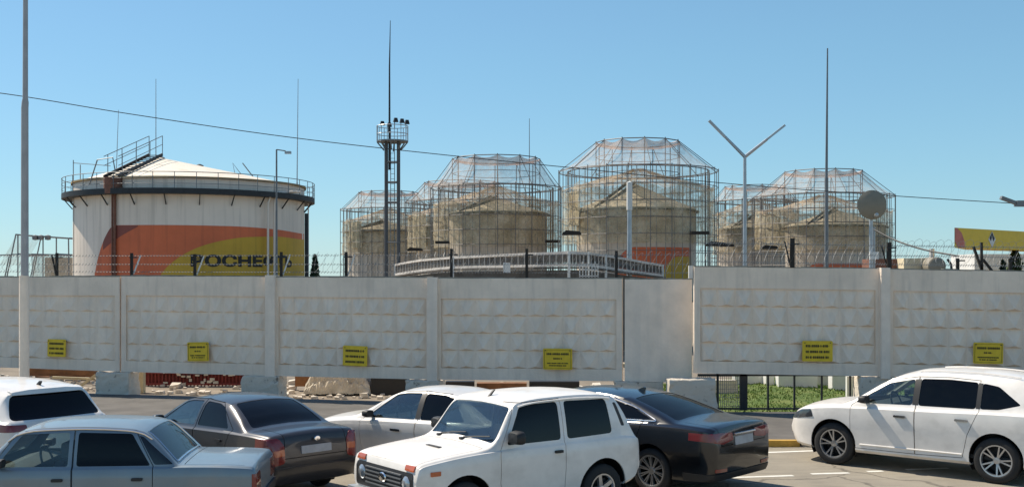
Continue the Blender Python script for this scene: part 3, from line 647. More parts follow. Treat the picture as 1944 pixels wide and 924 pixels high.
# --- white crossover
def suv_extra(lf, part, root):
    for sg in (1, -1):
        b = MB(); b.tube([(x, sg * .56, lf.top_z(x, .56) + .025) for x in np.linspace(.7, 2.3, 14)], .014, 6)
        part('roof_rail', b.mesh('r'), [WHITE])
        b = MB(); b.tube([(x, sg * (lf.side_y(x, .42) - .004), .40 + .01 * math.sin(x)) for x in np.linspace(1.5, 3.2, 12)], .016, 6)
        part('sill_trim', b.mesh('s'), [WHITE])
SUV = dict(
    top=[(0, .8), (.02, 1.0), (.05, 1.08), (.10, 1.13), (.38, 1.53), (.40, 1.585), (.46, 1.61), (.9, 1.675), (1.4, 1.705), (1.9, 1.705), (2.3, 1.68), (2.62, 1.605), (2.78, 1.54), (3.48, 1.13), (3.58, 1.10), (4.0, 1.06), (4.3, .99), (4.5, .88), (4.59, .76), (4.62, .62)],
    belt=[(0, .78), (.03, .98), (.1, 1.07), (.6, 1.10), (2.0, 1.06), (3.45, 1.015), (4.1, .955), (4.4, .86), (4.56, .74), (4.62, .6)],
    bot=[(0, .48), (.08, .34), (.5, .25), (4.0, .24), (4.45, .28), (4.62, .42)],
    w=[(0, .74), (.05, .82), (.2, .89), (.7, .925), (1.5, .925), (3.3, .92), (4.0, .9), (4.4, .8), (4.62, .58)], tumble=.21, crown=.055, shoulder=.04, side=(.03, .012, .002),
    axles=(.98, 3.69), wr=.36, tw=.23, rim=.245, style=(5, .19, .034, .03), arch=.055, paint=WHITE,
    windows=[([(2.32, 1.12), (3.2, 1.095), (3.3, 1.10), (2.75, 1.45), (2.32, 1.54)], .05, 'glass_c', 0),
             ([(1.3, 1.135), (2.22, 1.12), (2.22, 1.55), (1.75, 1.565), (1.3, 1.545)], .05, 'glass_t', 1),
             ([(.62, 1.24), (.95, 1.15), (1.23, 1.138), (1.23, 1.54), (.98, 1.50)], .04, 'glass_t', None)],
    doors=[[(2.27, .34), (3.28, .34), (3.36, .6), (3.36, 1.05), (2.78, 1.49), (2.27, 1.575)], [(1.42, .72), (1.5, .36), (2.25, .34), (2.25, 1.575), (1.75, 1.59), (1.28, 1.57), (1.25, 1.1)]],
    windshield=[(2.84, -.58), (2.84, .58), (3.46, .74), (3.46, -.74)], ws_z=1.08, hatchglass=[(-.64, 1.16), (.64, 1.16), (.56, 1.48), (-.56, 1.48)], hg_x=.5,
    patches=[('headlight', [(4.05, .80), (4.58, .72), (4.58, .76), (4.32, .9), (4.1, .93)], 'y', .3, 1, .006, 'darklamp', .03), ('headlight', [(4.05, .80), (4.58, .72), (4.58, .76), (4.32, .9), (4.1, .93)], 'y', -1, -.3, .006, 'darklamp', .03),
             ('taillight', [(.55, .92), (.95, .92), (.95, 1.05), (.55, 1.03)], 'x', -.1, .34, .006, 'red_lens', .02), ('taillight', mirror([(.55, .92), (.95, .92), (.95, 1.05), (.55, 1.03)]), 'x', -.1, .34, .006, 'red_lens', .02),
             ('pillar_trim', [(2.22, 1.13), (2.32, 1.13), (2.32, 1.535), (2.22, 1.545)], 'y', .4, 1.2, .003, 'trim', 0), ('pillar_trim', [(1.23, 1.145), (1.3, 1.145), (1.3, 1.54), (1.23, 1.535)], 'y', .4, 1.2, .003, 'trim', 0),
             ('spoiler', [(-.6, 1.52), (.6, 1.52), (.6, 1.6), (-.6, 1.6)], 'x', .2, .5, .03, WHITE.name, .02)],
    cabin=(.5, 3.4), floor=.38, dash=1.09, seats=(1.4, 2.55), seat_top=1.4,
    handles=[(2.5, .93, .2, 0, 'chrome'), (1.5, .95, .2, 1, 'chrome')], mirror=(3.1, 1.17, 'trim', (.25, .15)), extra=suv_extra)
# ------------------------------------------------------------------ ground, pavement, kerb
def sheet(name, pts, z, m, n=1):
    b = MB(); b.add([(x, y, z) for x, y in pts], [tuple(range(len(pts)))]); return structure(b.build(name, m))
sheet('ground', [(-900, -60), (900, -60), (900, 1500), (-900, 1500)], -.006, M['yard'])
sheet('parking_lot', [(-60, -20), (60, -20), (60, 23.2), (4, 23.2), (-60, 38)], 0, M['asphalt'])
def wallD(px):
    k = (px - CX) / FPX; return 27.307 / (1 + .2335 * k)
KERB = [(-34, 30.2), (-4, 23.1), (3.6, 21.25), (11.2, 21.2), (34, 21.4)]
PAVE = KERB + [(34, 25.9), (4.2, 25.75), (2.6, 26.65), (-14.1, 30.55), (-34, 35.2)]
b = MB(); b.prism(PAVE, 'z', .0, .105); structure(b.build('pavement', M['pavement']))
b = MB(); y = MB(); i = 0
for (x0, y0), (x1, y1) in zip(KERB, KERB[1:]):
    p, q = Vector((x0, y0, .06)), Vector((x1, y1, .06)); n = max(1, round((q - p).length / 1.0))
    for k in range(n):
        a, c = p.lerp(q, k / n + .004), p.lerp(q, (k + 1) / n - .004); ofs = Vector((0, -.075, 0))
        (y if (i // 1) % 2 == 0 else b).bar(a + ofs, c + ofs, .145, .124); i += 1
structure(b.build('kerb', M['kerb'])); structure(y.build('kerb', M['kerb_y']))
def gnd(px, py): D = FPX * CAMZ / (py - HY); return Vector(((px - CX) / FPX * D, D, 0))
b = MB()
def stripe(p, q, w):
    p, q = gnd(*p), gnd(*q); d = (q - p).normalized(); u = Vector((-d.y, d.x, 0)) * w / 2
    b.add([(v.x, v.y, .004) for v in (p - u, q - u, q + u, p + u)], [(0, 1, 2, 3)])
stripe((1180, 868), (1548, 855), .12)
stripe((1388, 906), (1506, 902), .11); stripe((1540, 899), (1612, 897), .11); stripe((1646, 894.5), (1676, 893.5), .11); stripe((1720, 891), (1800, 888), .11)
structure(b.build('road_markings', M['line']))

# ------------------------------------------------------------------ concrete panel wall
def panel_mesh(P0, P1, zt0, zt1, zb0, zb1, th, cols, relief):
    """panel between plan points P0 and P1; front face towards the camera with rows of shallow pyramids"""
    P0, P1 = Vector((P0[0], P0[1], 0)), Vector((P1[0], P1[1], 0)); d = (P1 - P0); n = Vector((d.y, -d.x, 0)).normalized()
    if n.y > 0: n = -n
    def pt(s, t, o):
        p = P0 + d * s + n * o; zt, zb = zt0 + (zt1 - zt0) * s, zb0 + (zb1 - zb0) * s; p.z = zb + (zt - zb) * t; return p
    b = MB()
    b.add([pt(s, t, o) for o in (0, -th) for s, t in ((0, 0), (1, 0), (1, 1), (0, 1))], [(4, 7, 6, 5), (0, 4, 5, 1), (1, 5, 6, 2), (2, 6, 7, 3), (3, 7, 4, 0)])
    if not relief:
        b.add([pt(s, t, 0) for s, t in ((0, 0), (1, 0), (1, 1), (0, 1))], [(0, 1, 2, 3)])
    else:
        L = d.length; ms = .14 / L; r0, r1 = .115, .80; rows = 4; rec = -.05
        S_ = [0, ms, 1 - ms, 1]; T_ = [0, r0, r1, 1]
        for i in range(3):
            for j in range(3):
                if i == 1 and j == 1: continue
                q = [(S_[i], T_[j]), (S_[i + 1], T_[j]), (S_[i + 1], T_[j + 1]), (S_[i], T_[j + 1])]
                b.add([pt(s, t, 0) for s, t in q], [(0, 1, 2, 3)])
        for i in range(cols):
            for j in range(rows):
                s0, s1 = ms + (1 - 2 * ms) * i / cols, ms + (1 - 2 * ms) * (i + 1) / cols
                t0, t1 = r0 + (r1 - r0) * j / rows, r0 + (r1 - r0) * (j + 1) / rows
                e = .03 / L; et = .012
                hgt = relief * random.uniform(1.0, 1.6)
                o = [pt(s0, t0, rec), pt(s1, t0, rec), pt(s1, t1, rec), pt(s0, t1, rec)]
                c = pt((s0 + s1) / 2, t0 + (t1 - t0) * .13, rec + hgt)
                b.add(o + [c], [(0, 1, 4), (1, 2, 4), (2, 3, 4), (3, 0, 4)])
        for q in ([(ms, r0), (1 - ms, r0)], [(1 - ms, r0), (1 - ms, r1)], [(1 - ms, r1), (ms, r1)], [(ms, r1), (ms, r0)]):
            (s0, t0), (s1, t1) = q; b.add([pt(s0, t0, 0), pt(s1, t1, 0), pt(s1, t1, rec), pt(s0, t0, rec)], [(0, 1, 2, 3)])
    return b.mesh('concrete_panel'), pt, d.normalized(), n, d.length
def zat(py, D): return CAMZ - (py - HY) / FPX * D
WALLG = 'concrete panels of the long wall'
# px left, px right, top y left/right, bottom y left/right, relief, D left/right, label
PAN = [(-130, 227, 527, 525, 692, 705, .05, None, 'faintly relieved concrete panel behind the near street pole, at the left end'),
       (230, 513, 524, 525, 705, 713, .055, None, 'concrete panel right of the dark seam with red fencing showing beneath it'),
       (519, 819, 526, 527, 713, 720, .075, None, 'relief concrete panel standing above the tarp heap'),
       (827, 1181, 528, 529, 720, 723, .075, None, 'wide relief concrete panel directly behind the white off-roader'),
       (1186, 1313, 530, 530, 723, 726, 0, None, 'narrow smooth concrete panel without relief beside the step in the wall'),
       (1318, 1674, 506, 510, 708, 714, .085, (25.75, 25.6), 'tall relief concrete panel above the lawn gap'),
       (1684, 2060, 511, 517, 714, 722, .085, (25.6, 25.5), 'tall relief concrete panel behind the white crossover, at the right end')]
FR = []
for (x0, x1, t0, t1, b0, b1, rel, DD, lab) in PAN:
    D0, D1 = DD or (wallD(x0), wallD(x1)); a, c = at(x0, 0, D0), at(x1, 0, D1)
    me, pt, d, n, L = panel_mesh((a.x, a.y), (c.x, c.y), zat(t0, D0), zat(t1, D1), zat(b0, D0), zat(b1, D1), .16, 10 if L_ else 8, rel) if (L_ := (c - a).length > 3.2) else panel_mesh((a.x, a.y), (c.x, c.y), zat(t0, D0), zat(t1, D1), zat(b0, D0), zat(b1, D1), .16, 4, rel)
    root = thing('concrete_fence', lab, 'wall panel', (0, 0, 0), 0, WALLG)
    link('slab', me, M['wall'] if rel else M['wall2'], root)
    b = MB(); k = 14                                                # crumbling darker top edge
    for i in range(k):
        p, q = pt(i / k, 1, -.08), pt((i + 1) / k, 1, -.08); hh = .022 + .02 * random.random()
        b.bar(p + Vector((0, 0, hh / 2 - .004)), q + Vector((0, 0, hh / 2 - .004)), .15 + .02 * random.random(), hh)
    b.build('weathered_edge', M['dirtcap'], root)
    FR.append((x0, x1, pt, d, n, L))
POSTL = {516: 'pale concrete pilaster left of the tarp heap panel', 823: 'pale concrete pilaster above the parked pale saloon', 1679: 'concrete pilaster between the two tall relief panels'}
for px, wpx, t, bo, DD in ((516, 20, 522, 714, None), (823, 20, 526, 722, None), (1679, 17, 508, 718, 25.55)):
    D = DD or wallD(px); p = at(px, 0, D); z0, z1 = zat(bo, D), zat(t, D); w = wpx / FPX * D
    b = MB(); b.box((p.x, p.y + .04, (z0 + z1) / 2), (w, .28, z1 - z0), rz=-.23 if px < 1300 else 0)
    tag(b.build('concrete_pilaster', M['wall2']), POSTL[px], 'pillar', 'pilasters of the wall')
# a white post where the wall steps up
D = 25.9; b = MB(); p = at(1311, 0, D); b.box((p.x, p.y, zat(516, D)), (.09, .1, 24 / FPX * D)); tag(b.build('marker_post', M['white']), 'short white post at the step in the wall top', 'post')
# blocks the panels stand on
BL = [(180, 252, 707, 'pitted concrete block under the dark wall seam beside the white car roof', .5), (458, 536, 714, 'concrete block under the wall behind the dark grey saloon', .5), (770, 842, 722, 'concrete block under the wall behind the pale saloon roof', .5),
      (1166, 1262, 725, 'concrete block under the wall mostly hidden by the black saloon roof', .5), (1268, 1362, 720, 'wide low concrete block right of the black saloon aerial', .5), (1632, 1706, 716, 'concrete block under the wall behind the crossover bonnet', .5)]
for x0, x1, t, lab, dep in BL:
    D = wallD((x0 + x1) / 2) - .15 if x0 < 1200 else 25.5; a, c = at(x0, 0, D), at(x1, 0, D); zt = zat(t, D)
    b = MB(); w = c.x - a.x; nx, nz = 10, 8
    def jit(v): return v + random.uniform(-.012, .012)
    b.box(((a.x + c.x) / 2, D + .3, zt / 2), (w, .6, zt), rz=-.2 if x0 < 1100 else 0, taper=.94)
    me = b.mesh('foundation_block'); import bmesh
    bm = bmesh.new(); bm.from_mesh(me); bmesh.ops.subdivide_edges(bm, edges=bm.edges[:], cuts=6, use_grid_fill=True)
    for v in bm.verts: v.co += Vector((random.uniform(-1, 1), random.uniform(-1, 1), random.uniform(-1, 1))) * .012
    bmesh.ops.bevel(bm, geom=[e for e in bm.edges if e.calc_face_angle(0) > 1.1], offset=.02, affect='EDGES'); bm.to_mesh(me); bm.free()
    tag(link('foundation_block', me, M['block']), lab, 'block', 'blocks the wall stands on')
# ------------------------------------------------------------------ yellow notices
SG = [(112, 660, 39, 33, 0, 'yellow notice with three lines of text nearest the street pole'), (380, 667, 44, 36, 1, 'yellow notice right of the dark seam, framed with a thin border'),
      (677, 675, 49, 38, 0, 'yellow notice with three lines of text above the tarp heap'), (1060, 681, 56, 40, 1, 'yellow bordered notice above the roof of the white off-roader'),
      (1550, 666, 57, 39, 0, 'yellow notice with three bold lines above the lawn gap'), (1873, 670, 56, 40, 1, 'yellow bordered notice right above the white crossover')]
for px, py, w, h, kind, lab in SG:
    x0, x1, pt, d, n, L = next(f for f in FR if f[0] < px < f[1])
    D0 = wallD(px) if px < 1313 else 25.62; s_ = min((k / 400 for k in range(401)), key=lambda s: abs(CX + FPX * pt(s, 0, 0).x / pt(s, 0, 0).y - px)); p = pt(s_, 0, .1); D0 = p.y; p.z = zat(py, D0)
    W, H = w / FPX * D0, h / FPX * D0
    root = thing('notice_sign', lab, 'sign', p, math.atan2(d.y, d.x), 'yellow notices on the wall'); root.rotation_euler.y = R(random.uniform(-1.6, 1.6))
    b = MB(); b.prism(round_poly([(-W / 2, -H / 2), (W / 2, -H / 2), (W / 2, H / 2), (-W / 2, H / 2)], .03), 'y', -.012, .006); b.build('plate', M['yellow'], root)
    rng = random.Random(int(px))
    def line(z, hw, th):
        b = MB(); x = -hw; b.box((0, -.0135, z), (2 * hw, .002, .006))
        while x < hw - .01:
            l = min(rng.uniform(.022, .042), hw - x); b.box((x + l / 2, -.0155, z), (l, .004, th)); x += l + (.009 if rng.random() < .8 else .03)
        o = b.build('text_line', M['ink'], root)
    if kind == 0:
        for z in (.25, -.03, -.30): line(z * H, W * .39, .055 * 1.0)
    else:
        line(.24 * H, W * .38, .05); line(.02 * H, W * .15, .035); line(-.2 * H, W * .36, .03); line(-.31 * H, W * .3, .028)
        a, c = W * .455, H * .43; b = MB()
        for q in (((-a, c), (a, c)), ((-a, -c), (a, -c)), ((-a, -c), (-a, c)), ((a, -c), (a, c))): b.bar((q[0][0], -.0155, q[0][1]), (q[1][0], -.0155, q[1][1]), .008, .004) if q[0][0] != q[1][0] else b.box((q[0][0], -.0155, 0), (.008, .004, 2 * c))
        b.build('border', M['ink'], root)
    for sx in (-1, 1): b = MB(); b.tube([(sx * W * .42, -.02, H * .4), (sx * W * .42, .12, H * .4)], .012, 8); b.build('screw', M['steel_d'], root)
# ------------------------------------------------------------------ brackets, barbed and razor wire on the wall
BR = [(108, 480, 521, -1, 'thin dark wire bracket on the wall beside the street pole'), (250, 480, 521, 1, 'dark wire bracket with pale stay before the red paint of the tank'), (370, 482, 523, 1, 'dark wire bracket with pale stay crossing the first letter on the tank'), (534, 478, 523, 1, 'dark wire bracket crossing the last letters on the tank'),
      (657, 478, 524, 1, 'dark wire bracket with stay beside the cypress'), (857, 472, 526, 0, 'plain dark wire bracket at the left of the white railing'), (1000, 472, 527, 0, 'plain dark wire bracket in the middle of the white railing'), (1170, 476, 527, 0, 'plain dark wire bracket before the grey lamp post'),
      (1504, 452, 506, -1, 'black wire bracket with a slanting arm left of the tall rod'), (1688, 460, 509, -1, 'thick black wire bracket right of the dish'), (1818, 490, 511, 0, 'short wire bracket left of the yellow fascia posts'), (1918, 490, 514, 0, 'short wire bracket before the conifer')]
for px, y0, y1, k, lab in BR:
    D = wallD(px) + .08 if px < 1313 else 25.68; p = at(px, y1 + 2, D); q = at(px, y0, D)
    root = thing('wire_bracket', lab, 'bracket', p, 0, 'brackets along the wall top'); h = q.z - p.z
    b = MB(); b.bar((0, 0, 0), (0, 0, h), .07 if px not in (1688, 1504) else .1, .05); b.build('upright', M['plank'], root)
    b = MB(); b.bar((-.05, -.02, h * .8), (.16, -.02, h * .8), .03, .03); b.build('lug', M['steel_d'], root)
    if k: b = MB(); b.bar((k * .04, .03, .05), (k * .22 if k > 0 else -.16, .06, h * .9), .035, .035); b.build('stay', M['white'] if k > 0 else M['plank'], root)
def wall_line(off):
    return [at(x, 0, wallD(x) + .08) + Vector((0, 0, off + zat(525 + 4 * x / 1310, wallD(x)))) - Vector((0, 0, at(x, 0, wallD(x)).z)) for x in np.linspace(-100, 1310, 60)]
def wall_line2(off):
    return [at(x, 0, 25.68) + Vector((0, 0, off + zat(506 + 10 * (x - 1318) / 700, 25.6) - at(x, 0, 25.68).z)) for x in np.linspace(1318, 2050, 40)]
for fn, lab, nm in ((wall_line, 'strands of barbed wire along the lower left wall top', 'l'), (wall_line2, 'strands of barbed wire along the taller right wall top', 'r')):
    b = MB()
    for o in (.12, .32, .55): b.tube(fn(o), .004, 4)
    for o in (.12, .32, .55):
        pts = fn(o)
        for i in range(len(pts) - 1):
            for t in (.0, .25, .5, .75):
                c = pts[i].lerp(pts[i + 1], t); b.bar(c - Vector((.02, 0, .03)), c + Vector((.02, 0, .03)), .008, .008)
    tag(b.build('barbed_wire', M['steel_g']), lab, 'wire', 'barbed wire on the wall')
def coil(line, r, turns, lab):
    b = MB(); n = turns * 12; pts = []
    for i in range(n + 1):
        t = i / n * (len(line) - 1); k = min(int(t), len(line) - 2); c = line[k].lerp(line[k + 1], t - k); a = 2 * math.pi * i / 12
        rr = r * (1 + .12 * math.sin(i * .37)); pts.append(c + Vector((.10 * math.sin(a), rr * math.cos(a), rr * math.sin(a))))
    b.tube(pts, .0034, 3); tag(b.build('razor_wire', M['steel_g']), lab, 'wire', 'razor wire coils on the wall')
coil([p for p in wall_line(.38) if 570 < p.x / p.y * FPX + CX < 1315], .24, 42, 'thin razor wire coil from the cypress to the wall step')
coil([p for p in wall_line(.36) if p.x / p.y * FPX + CX < 160], .22, 14, 'thin razor wire coil beside the left street pole')
coil([p for p in wall_line2(.42) if 1690 < p.x / p.y * FPX + CX], .27, 26, 'razor wire coil between the dish and the yellow fascia')
coil([p for p in wall_line2(.42) if p.x / p.y * FPX + CX < 1690], .25, 22, 'razor wire coil left of the dish on the tall wall')

# ------------------------------------------------------------------ what shows through the gap under the wall
def box_px(x0, x1, y0, y1, D, dep, name, m, lab=None, cat=None, parent=None, grp=None):
    a, c = at(x0, y1, D), at(x1, y0, D); b = MB(); b.box(((a.x + c.x) / 2, D + dep / 2, (a.z + c.z) / 2), (c.x - a.x, dep, c.z - a.z)); o = b.build(name, m, parent)
    return tag(o, lab, cat, grp) if lab else o
D = 33
root = thing('red_fence', 'dark red mesh fence seen through the gap under the wall', 'fence', at(355, 760, D) - Vector((0, 0, at(355, 760, D).z)))
b = MB(); a, c = at(268, 0, D).x - root.location.x, at(462, 0, D).x - root.location.x
for z in (.06, .4, .62, .98): b.bar((a, 0, z), (c, 0, z), .05, .07)
b.build('rail', M['redm'], root)
b = MB()
for i in range(30): x = a + (c - a) * i / 29; b.bar((x, .02, 0), (x, .02, 1.0), .035, .03)
b.build('bars', M['redm'], root)
b = MB(); b.box(((a + c) / 2, .12, .5), (c - a, .03, .9)); b.build('backing', M['redm'], root)
b = MB(); rng = random.Random(3)
for i in range(34):
    x, z = rng.uniform(a + .6, c - .3), rng.uniform(.1, .62); b.box((x, -.05, z), (rng.uniform(.05, .16), .03, rng.uniform(.03, .1)), rz=rng.uniform(-.4, .4))
b.build('scraps', M['tarp'], root)
box_px(246, 272, 700, 768, 31, .2, 'timber_post', M['cream'], 'cream timber post beside the pitted block under the wall', 'post')
o = MB(); 
for i, (x0, y0, x1, y1, w) in enumerate(((60, 700, 182, 705, .2), (60, 708, 190, 711, .14), (70, 716, 175, 722, .12))):
    o.bar(at(x0, y0, 34 + i), at(x1, y1, 34 + i), .3, w)
tag(o.build('timber_stack', M['brown']), 'rusty brown timbers behind the white car roof', 'timber')
o = MB(); o.bar(at(100, 716, 32.5), at(180, 719, 32.5), .1, .07); o.bar(at(152, 733, 32.4), at(182, 711, 32.4), .08, .07); tag(o.build('plank', M['cream']), 'cream planks leaning beside the pitted block', 'plank')
def crumple(name, c, sx, sy, sz, m, lab, cat, seed, n=48):
    rng = np.random.RandomState(seed); b = MB(); vs = []
    ph = rng.uniform(0, 6, (7, 2)); fr = rng.uniform(2, 15, (7, 2))
    for j in range(n + 1):
        for i in range(n + 1):
            u, v = i / n * 2 - 1, j / n * 2 - 1; h = max(0, 1 - abs(u)**3) * max(0, 1 - abs(v)**3)
            w = sum(abs(math.sin(fr[k, 0] * u + ph[k, 0]) * math.cos(fr[k, 1] * v + ph[k, 1])) for k in range(7)) / 7
            vs.append((c[0] + u * sx, c[1] + v * sy + rng.uniform(-.02, .02), c[2] + sz * h**.6 * (.3 + w * 1.5) + rng.uniform(0, .05)))
    fs = [(j * (n + 1) + i, j * (n + 1) + i + 1, (j + 1) * (n + 1) + i + 1, (j + 1) * (n + 1) + i) for j in range(n) for i in range(n)]
    b.add(vs, fs); b.add([(c[0] - sx, c[1] - sy, c[2]), (c[0] + sx, c[1] - sy, c[2]), (c[0] + sx, c[1] + sy, c[2]), (c[0] - sx, c[1] + sy, c[2])], [(3, 2, 1, 0)])
    o = b.build(name, m); return tag(o, lab, cat)
p = at(646, 760, 31); crumple('tarp_heap', (p.x, p.y, .02), .92, .7, .78, M['tarp'], 'heap of crumpled cream tarpaulin under the relief panel', 'tarpaulin', 4)
p = at(420, 740, 31.5); crumple('plastic_sheet', (p.x + .15, p.y, .5), .4, .2, .2, M['bluesheet'], 'pale blue plastic sheet caught beside the red fence', 'sheet', 9, 12)
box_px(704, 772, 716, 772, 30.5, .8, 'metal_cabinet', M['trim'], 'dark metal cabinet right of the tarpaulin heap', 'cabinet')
box_px(560, 596, 714, 733, 31.5, .3, 'rust_sheet', M['brown'], 'rusty metal sheet left of the tarpaulin heap', 'sheet')
b = MB(); rng = random.Random(11)
for i in range(420):
    px = rng.uniform(-60, 1290); D = wallD(px) + rng.uniform(.9, 6); p = at(px, 0, D); s = rng.uniform(.02, .11) * (1.6 if rng.random() < .1 else 1)
    vs = [Vector((rng.uniform(.6, 1) * a * s, rng.uniform(.6, 1) * c * s, (.05 if e < 0 else rng.uniform(.5, 1.1)) * s)) + Vector((p.x, p.y, -.004)) for e in (-1, 1) for a, c in ((-1, -1), (1, -1), (1, 1), (-1, 1))]
    b.add(vs, [(3, 2, 1, 0), (4, 5, 6, 7), (0, 1, 5, 4), (1, 2, 6, 5), (2, 3, 7, 6), (3, 0, 4, 7)], rng.choice((0, 0, 1, 2)))
stuff(b.build('rubble', [M['block'], M['brown'], M['cream']]), 'scattered rubble on the yard floor under the wall', 'rubble')
D = 36; 
box_px(-120, 1290, 690, 752, D + 4, .3, 'yard_wall', M['cream'], 'cream wall at the back of the yard, seen under the panels', 'wall')
p0 = at(850, 0, 30)
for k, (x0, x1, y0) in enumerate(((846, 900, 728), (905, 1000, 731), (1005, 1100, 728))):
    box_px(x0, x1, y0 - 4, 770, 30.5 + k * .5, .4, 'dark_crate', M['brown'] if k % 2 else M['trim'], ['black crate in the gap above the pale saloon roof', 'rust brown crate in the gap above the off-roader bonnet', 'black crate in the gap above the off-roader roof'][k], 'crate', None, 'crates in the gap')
# right gap: low rail fence, lawn, white blocks
b = MB(); n = 40; vs = []
for j in range(13):
    for i in range(n + 1):
        x = 3.6 + 22 * i / n; yy = 26.05 + 7 * j / 12; vs.append((x, yy, .05 + .12 * (j / 12)**1.2 + .1 * math.sin(x * .9 + 1) * (j / 12)))
b.add(vs, [(j * (n + 1) + i, j * (n + 1) + i + 1, (j + 1) * (n + 1) + i + 1, (j + 1) * (n + 1) + i) for j in range(12) for i in range(n)])
structure(b.build('lawn', M['lawn'], None, 60))
b = MB(); rng = random.Random(5)
for i in range(15000):
    x = rng.uniform(3.7, 12.5); q = rng.random()**1.3; yy = 26.2 + 6.6 * q; j = q * 6.6 / 7
    if 27.4 < yy < 28.4 and rng.random() < .7 or rng.random() < .25 + .25 * math.sin(x * 1.7 + yy * .9): continue
    z = .05 + .12 * (j)**1.2 + .1 * math.sin(x * .9 + 1) * j - .01
    a = rng.uniform(0, 6.28); h = rng.uniform(.03, .09); w = .016 + .012 * q; t = rng.uniform(-.08, .08)
    b.add([(x - w * math.cos(a), yy - w * math.sin(a), z), (x + w * math.cos(a), yy + w * math.sin(a), z), (x + t, yy + rng.uniform(-.06, .06), z + h)], [(0, 1, 2)])
stuff(b.build('grass', M['grass']), 'green grass on the slope seen under the wall', 'grass')
root = thing('rail_fence', 'low dark rail fence in front of the lawn under the tall panels', 'fence', at(1500, 0, 26.1) - Vector((0, 0, at(1500, 0, 26.1).z)))
ox = root.location.x
for px in (1362, 1412, 1458, 1508, 1560, 1614, 1640):
    x = at(px, 0, 26.1).x - ox; w = .17 if px == 1412 else .04; b = MB(); b.bar((x, 0, .1), (x, 0, .98), w, .05); b.build('post', M['steel_d'], root)
b = MB(); a, c = at(1325, 0, 26.1).x - ox, at(1660, 0, 26.1).x - ox
b.bar((a, 0, .93), (c, 0, .93), .05, .05); b.bar((a, 0, .14), (c, 0, .14), .04, .04); b.build('rail', M['steel_d'], root)
b = MB()
for i in range(24): x = a + (at(1408, 0, 26.1).x - ox - a) * i / 23; b.bar((x, .02, .1), (x, .02, .95), .012, .012)
for i in range(8): b.bar((a, .02, .2 + .1 * i), (at(1408, 0, 26.1).x - ox, .02, .2 + .1 * i), .01, .01)
b.build('mesh_infill', M['steel_g'], root)
WB = [(1395, 1450, 'leftmost white block at the back of the lawn'), (1454, 1470, 'narrow white block between two wider ones on the lawn'), (1478, 1552, 'widest white block at the back of the lawn'), (1580, 1614, 'white slatted block at the right edge of the lawn gap')]
for k, (x0, x1, lab) in enumerate(WB):
    box_px(x0, x1, 708, 738 if k < 2 else 745, 31.6 - k * .4, .4, 'white_block', M['white'], lab, 'block', None, 'white blocks at the back of the lawn')
box_px(1552, 1580, 708, 742, 31.5, .4, 'grey_block', M['block'], 'grey block between the white ones at the back of the lawn', 'block')
box_px(1608, 1622, 714, 772, 27.2, .12, 'white_post', M['white'], 'chipped white post at the right end of the lawn gap', 'post')
box_px(1330, 1400, 722, 775, 30, .4, 'grey_hut', M['block'], 'grey box behind the mesh end of the rail fence', 'box')
# ------------------------------------------------------------------ the big painted storage tank
TC = Vector((-28.85, 100, 0)); TR = 9.98
def hit(px, r=TR, C=TC):
    k = (px - CX) / FPX; d = Vector((k, 1, 0)); a = d.dot(d); bq = -2 * d.dot(C); c = C.dot(C) - r * r; disc = max(bq * bq - 4 * a * c, 0)
    t = (-bq - math.sqrt(disc)) / (2 * a); p = d * t; th = math.atan2(p.y - C.y, p.x - C.x); return (th - 2 * math.pi if th > math.pi / 2 else th), t
tank = thing('storage_tank', 'huge white oil tank with red and gold paint and black lettering', 'storage tank', TC)
def zt(py, D): return CAMZ - (py - HY) / FPX * D
EZ, DZ = 11.35, 10.35
b = MB(); b.lathe([(TR, 0), (TR, 2.2), (TR, 4.4), (TR, 6.6), (TR, 8.8), (TR, EZ)], 128); b.build('shell', M['tank'], tank, 30)
apex = Vector((-2.6, -1.2, 13.95)); n = 96; roof = MB()
vs = [tuple(apex)] + [((TR + .12) * math.cos(2 * math.pi * i / n), (TR + .12) * math.sin(2 * math.pi * i / n), EZ + .02) for i in range(n)]
# shallow faceted roof plates: 16 sectors, each a flat fan
sec = 16; fs = []
vs2 = [tuple(apex)] + [((TR + .12) * math.cos(2 * math.pi * i / n), (TR + .12) * math.sin(2 * math.pi * i / n), EZ + .02) for i in range(n)]
roof.add(vs2, [(0, i + 1, (i + 1) % n + 1) for i in range(n)]); ro = roof.build('roof', M['tankroof'], tank)
b = MB(); b.lathe([(TR + .01, EZ - .02), (TR + .16, EZ - .02), (TR + .16, EZ + .14), (TR + .01, EZ + .14)], 128, loop=True); b.build('eave_rim', M['rim_rust'], tank, 40)
b = MB(); b.lathe([(TR + .02, DZ - .32), (TR + .93, DZ - .32), (TR + .93, DZ + .12), (TR + .9, DZ + .12), (TR + .9, DZ - .06), (TR + .02, DZ - .06)], 128, loop=True); b.build('walkway', M['steel_d'], tank, 30)
b = MB(); RR = TR + .9; NP = 40
for i in range(NP): a = 2 * math.pi * i / NP; b.tube([(RR * math.cos(a), RR * math.sin(a), DZ), (RR * math.cos(a), RR * math.sin(a), DZ + 1.42)], .03, 5)
for z in (.5, .95, 1.42): b.tube([(RR * math.cos(2 * math.pi * i / 96), RR * math.sin(2 * math.pi * i / 96), DZ + z) for i in range(96)], .032 if z > 1 else .022, 5, True)
b.build('railing', M['steel_g'], tank, 40)
for i in range(24):
    a = 2 * math.pi * (i + .3) / 24; ca, sa = math.cos(a), math.sin(a); b = MB(); b.bar((TR * ca + .02 * ca, TR * sa + .02 * sa, DZ - 1.15), ((TR + .85) * ca, (TR + .85) * sa, DZ - .16), .07, .09); b.build('walkway_bracket', M['steel_d'], tank)
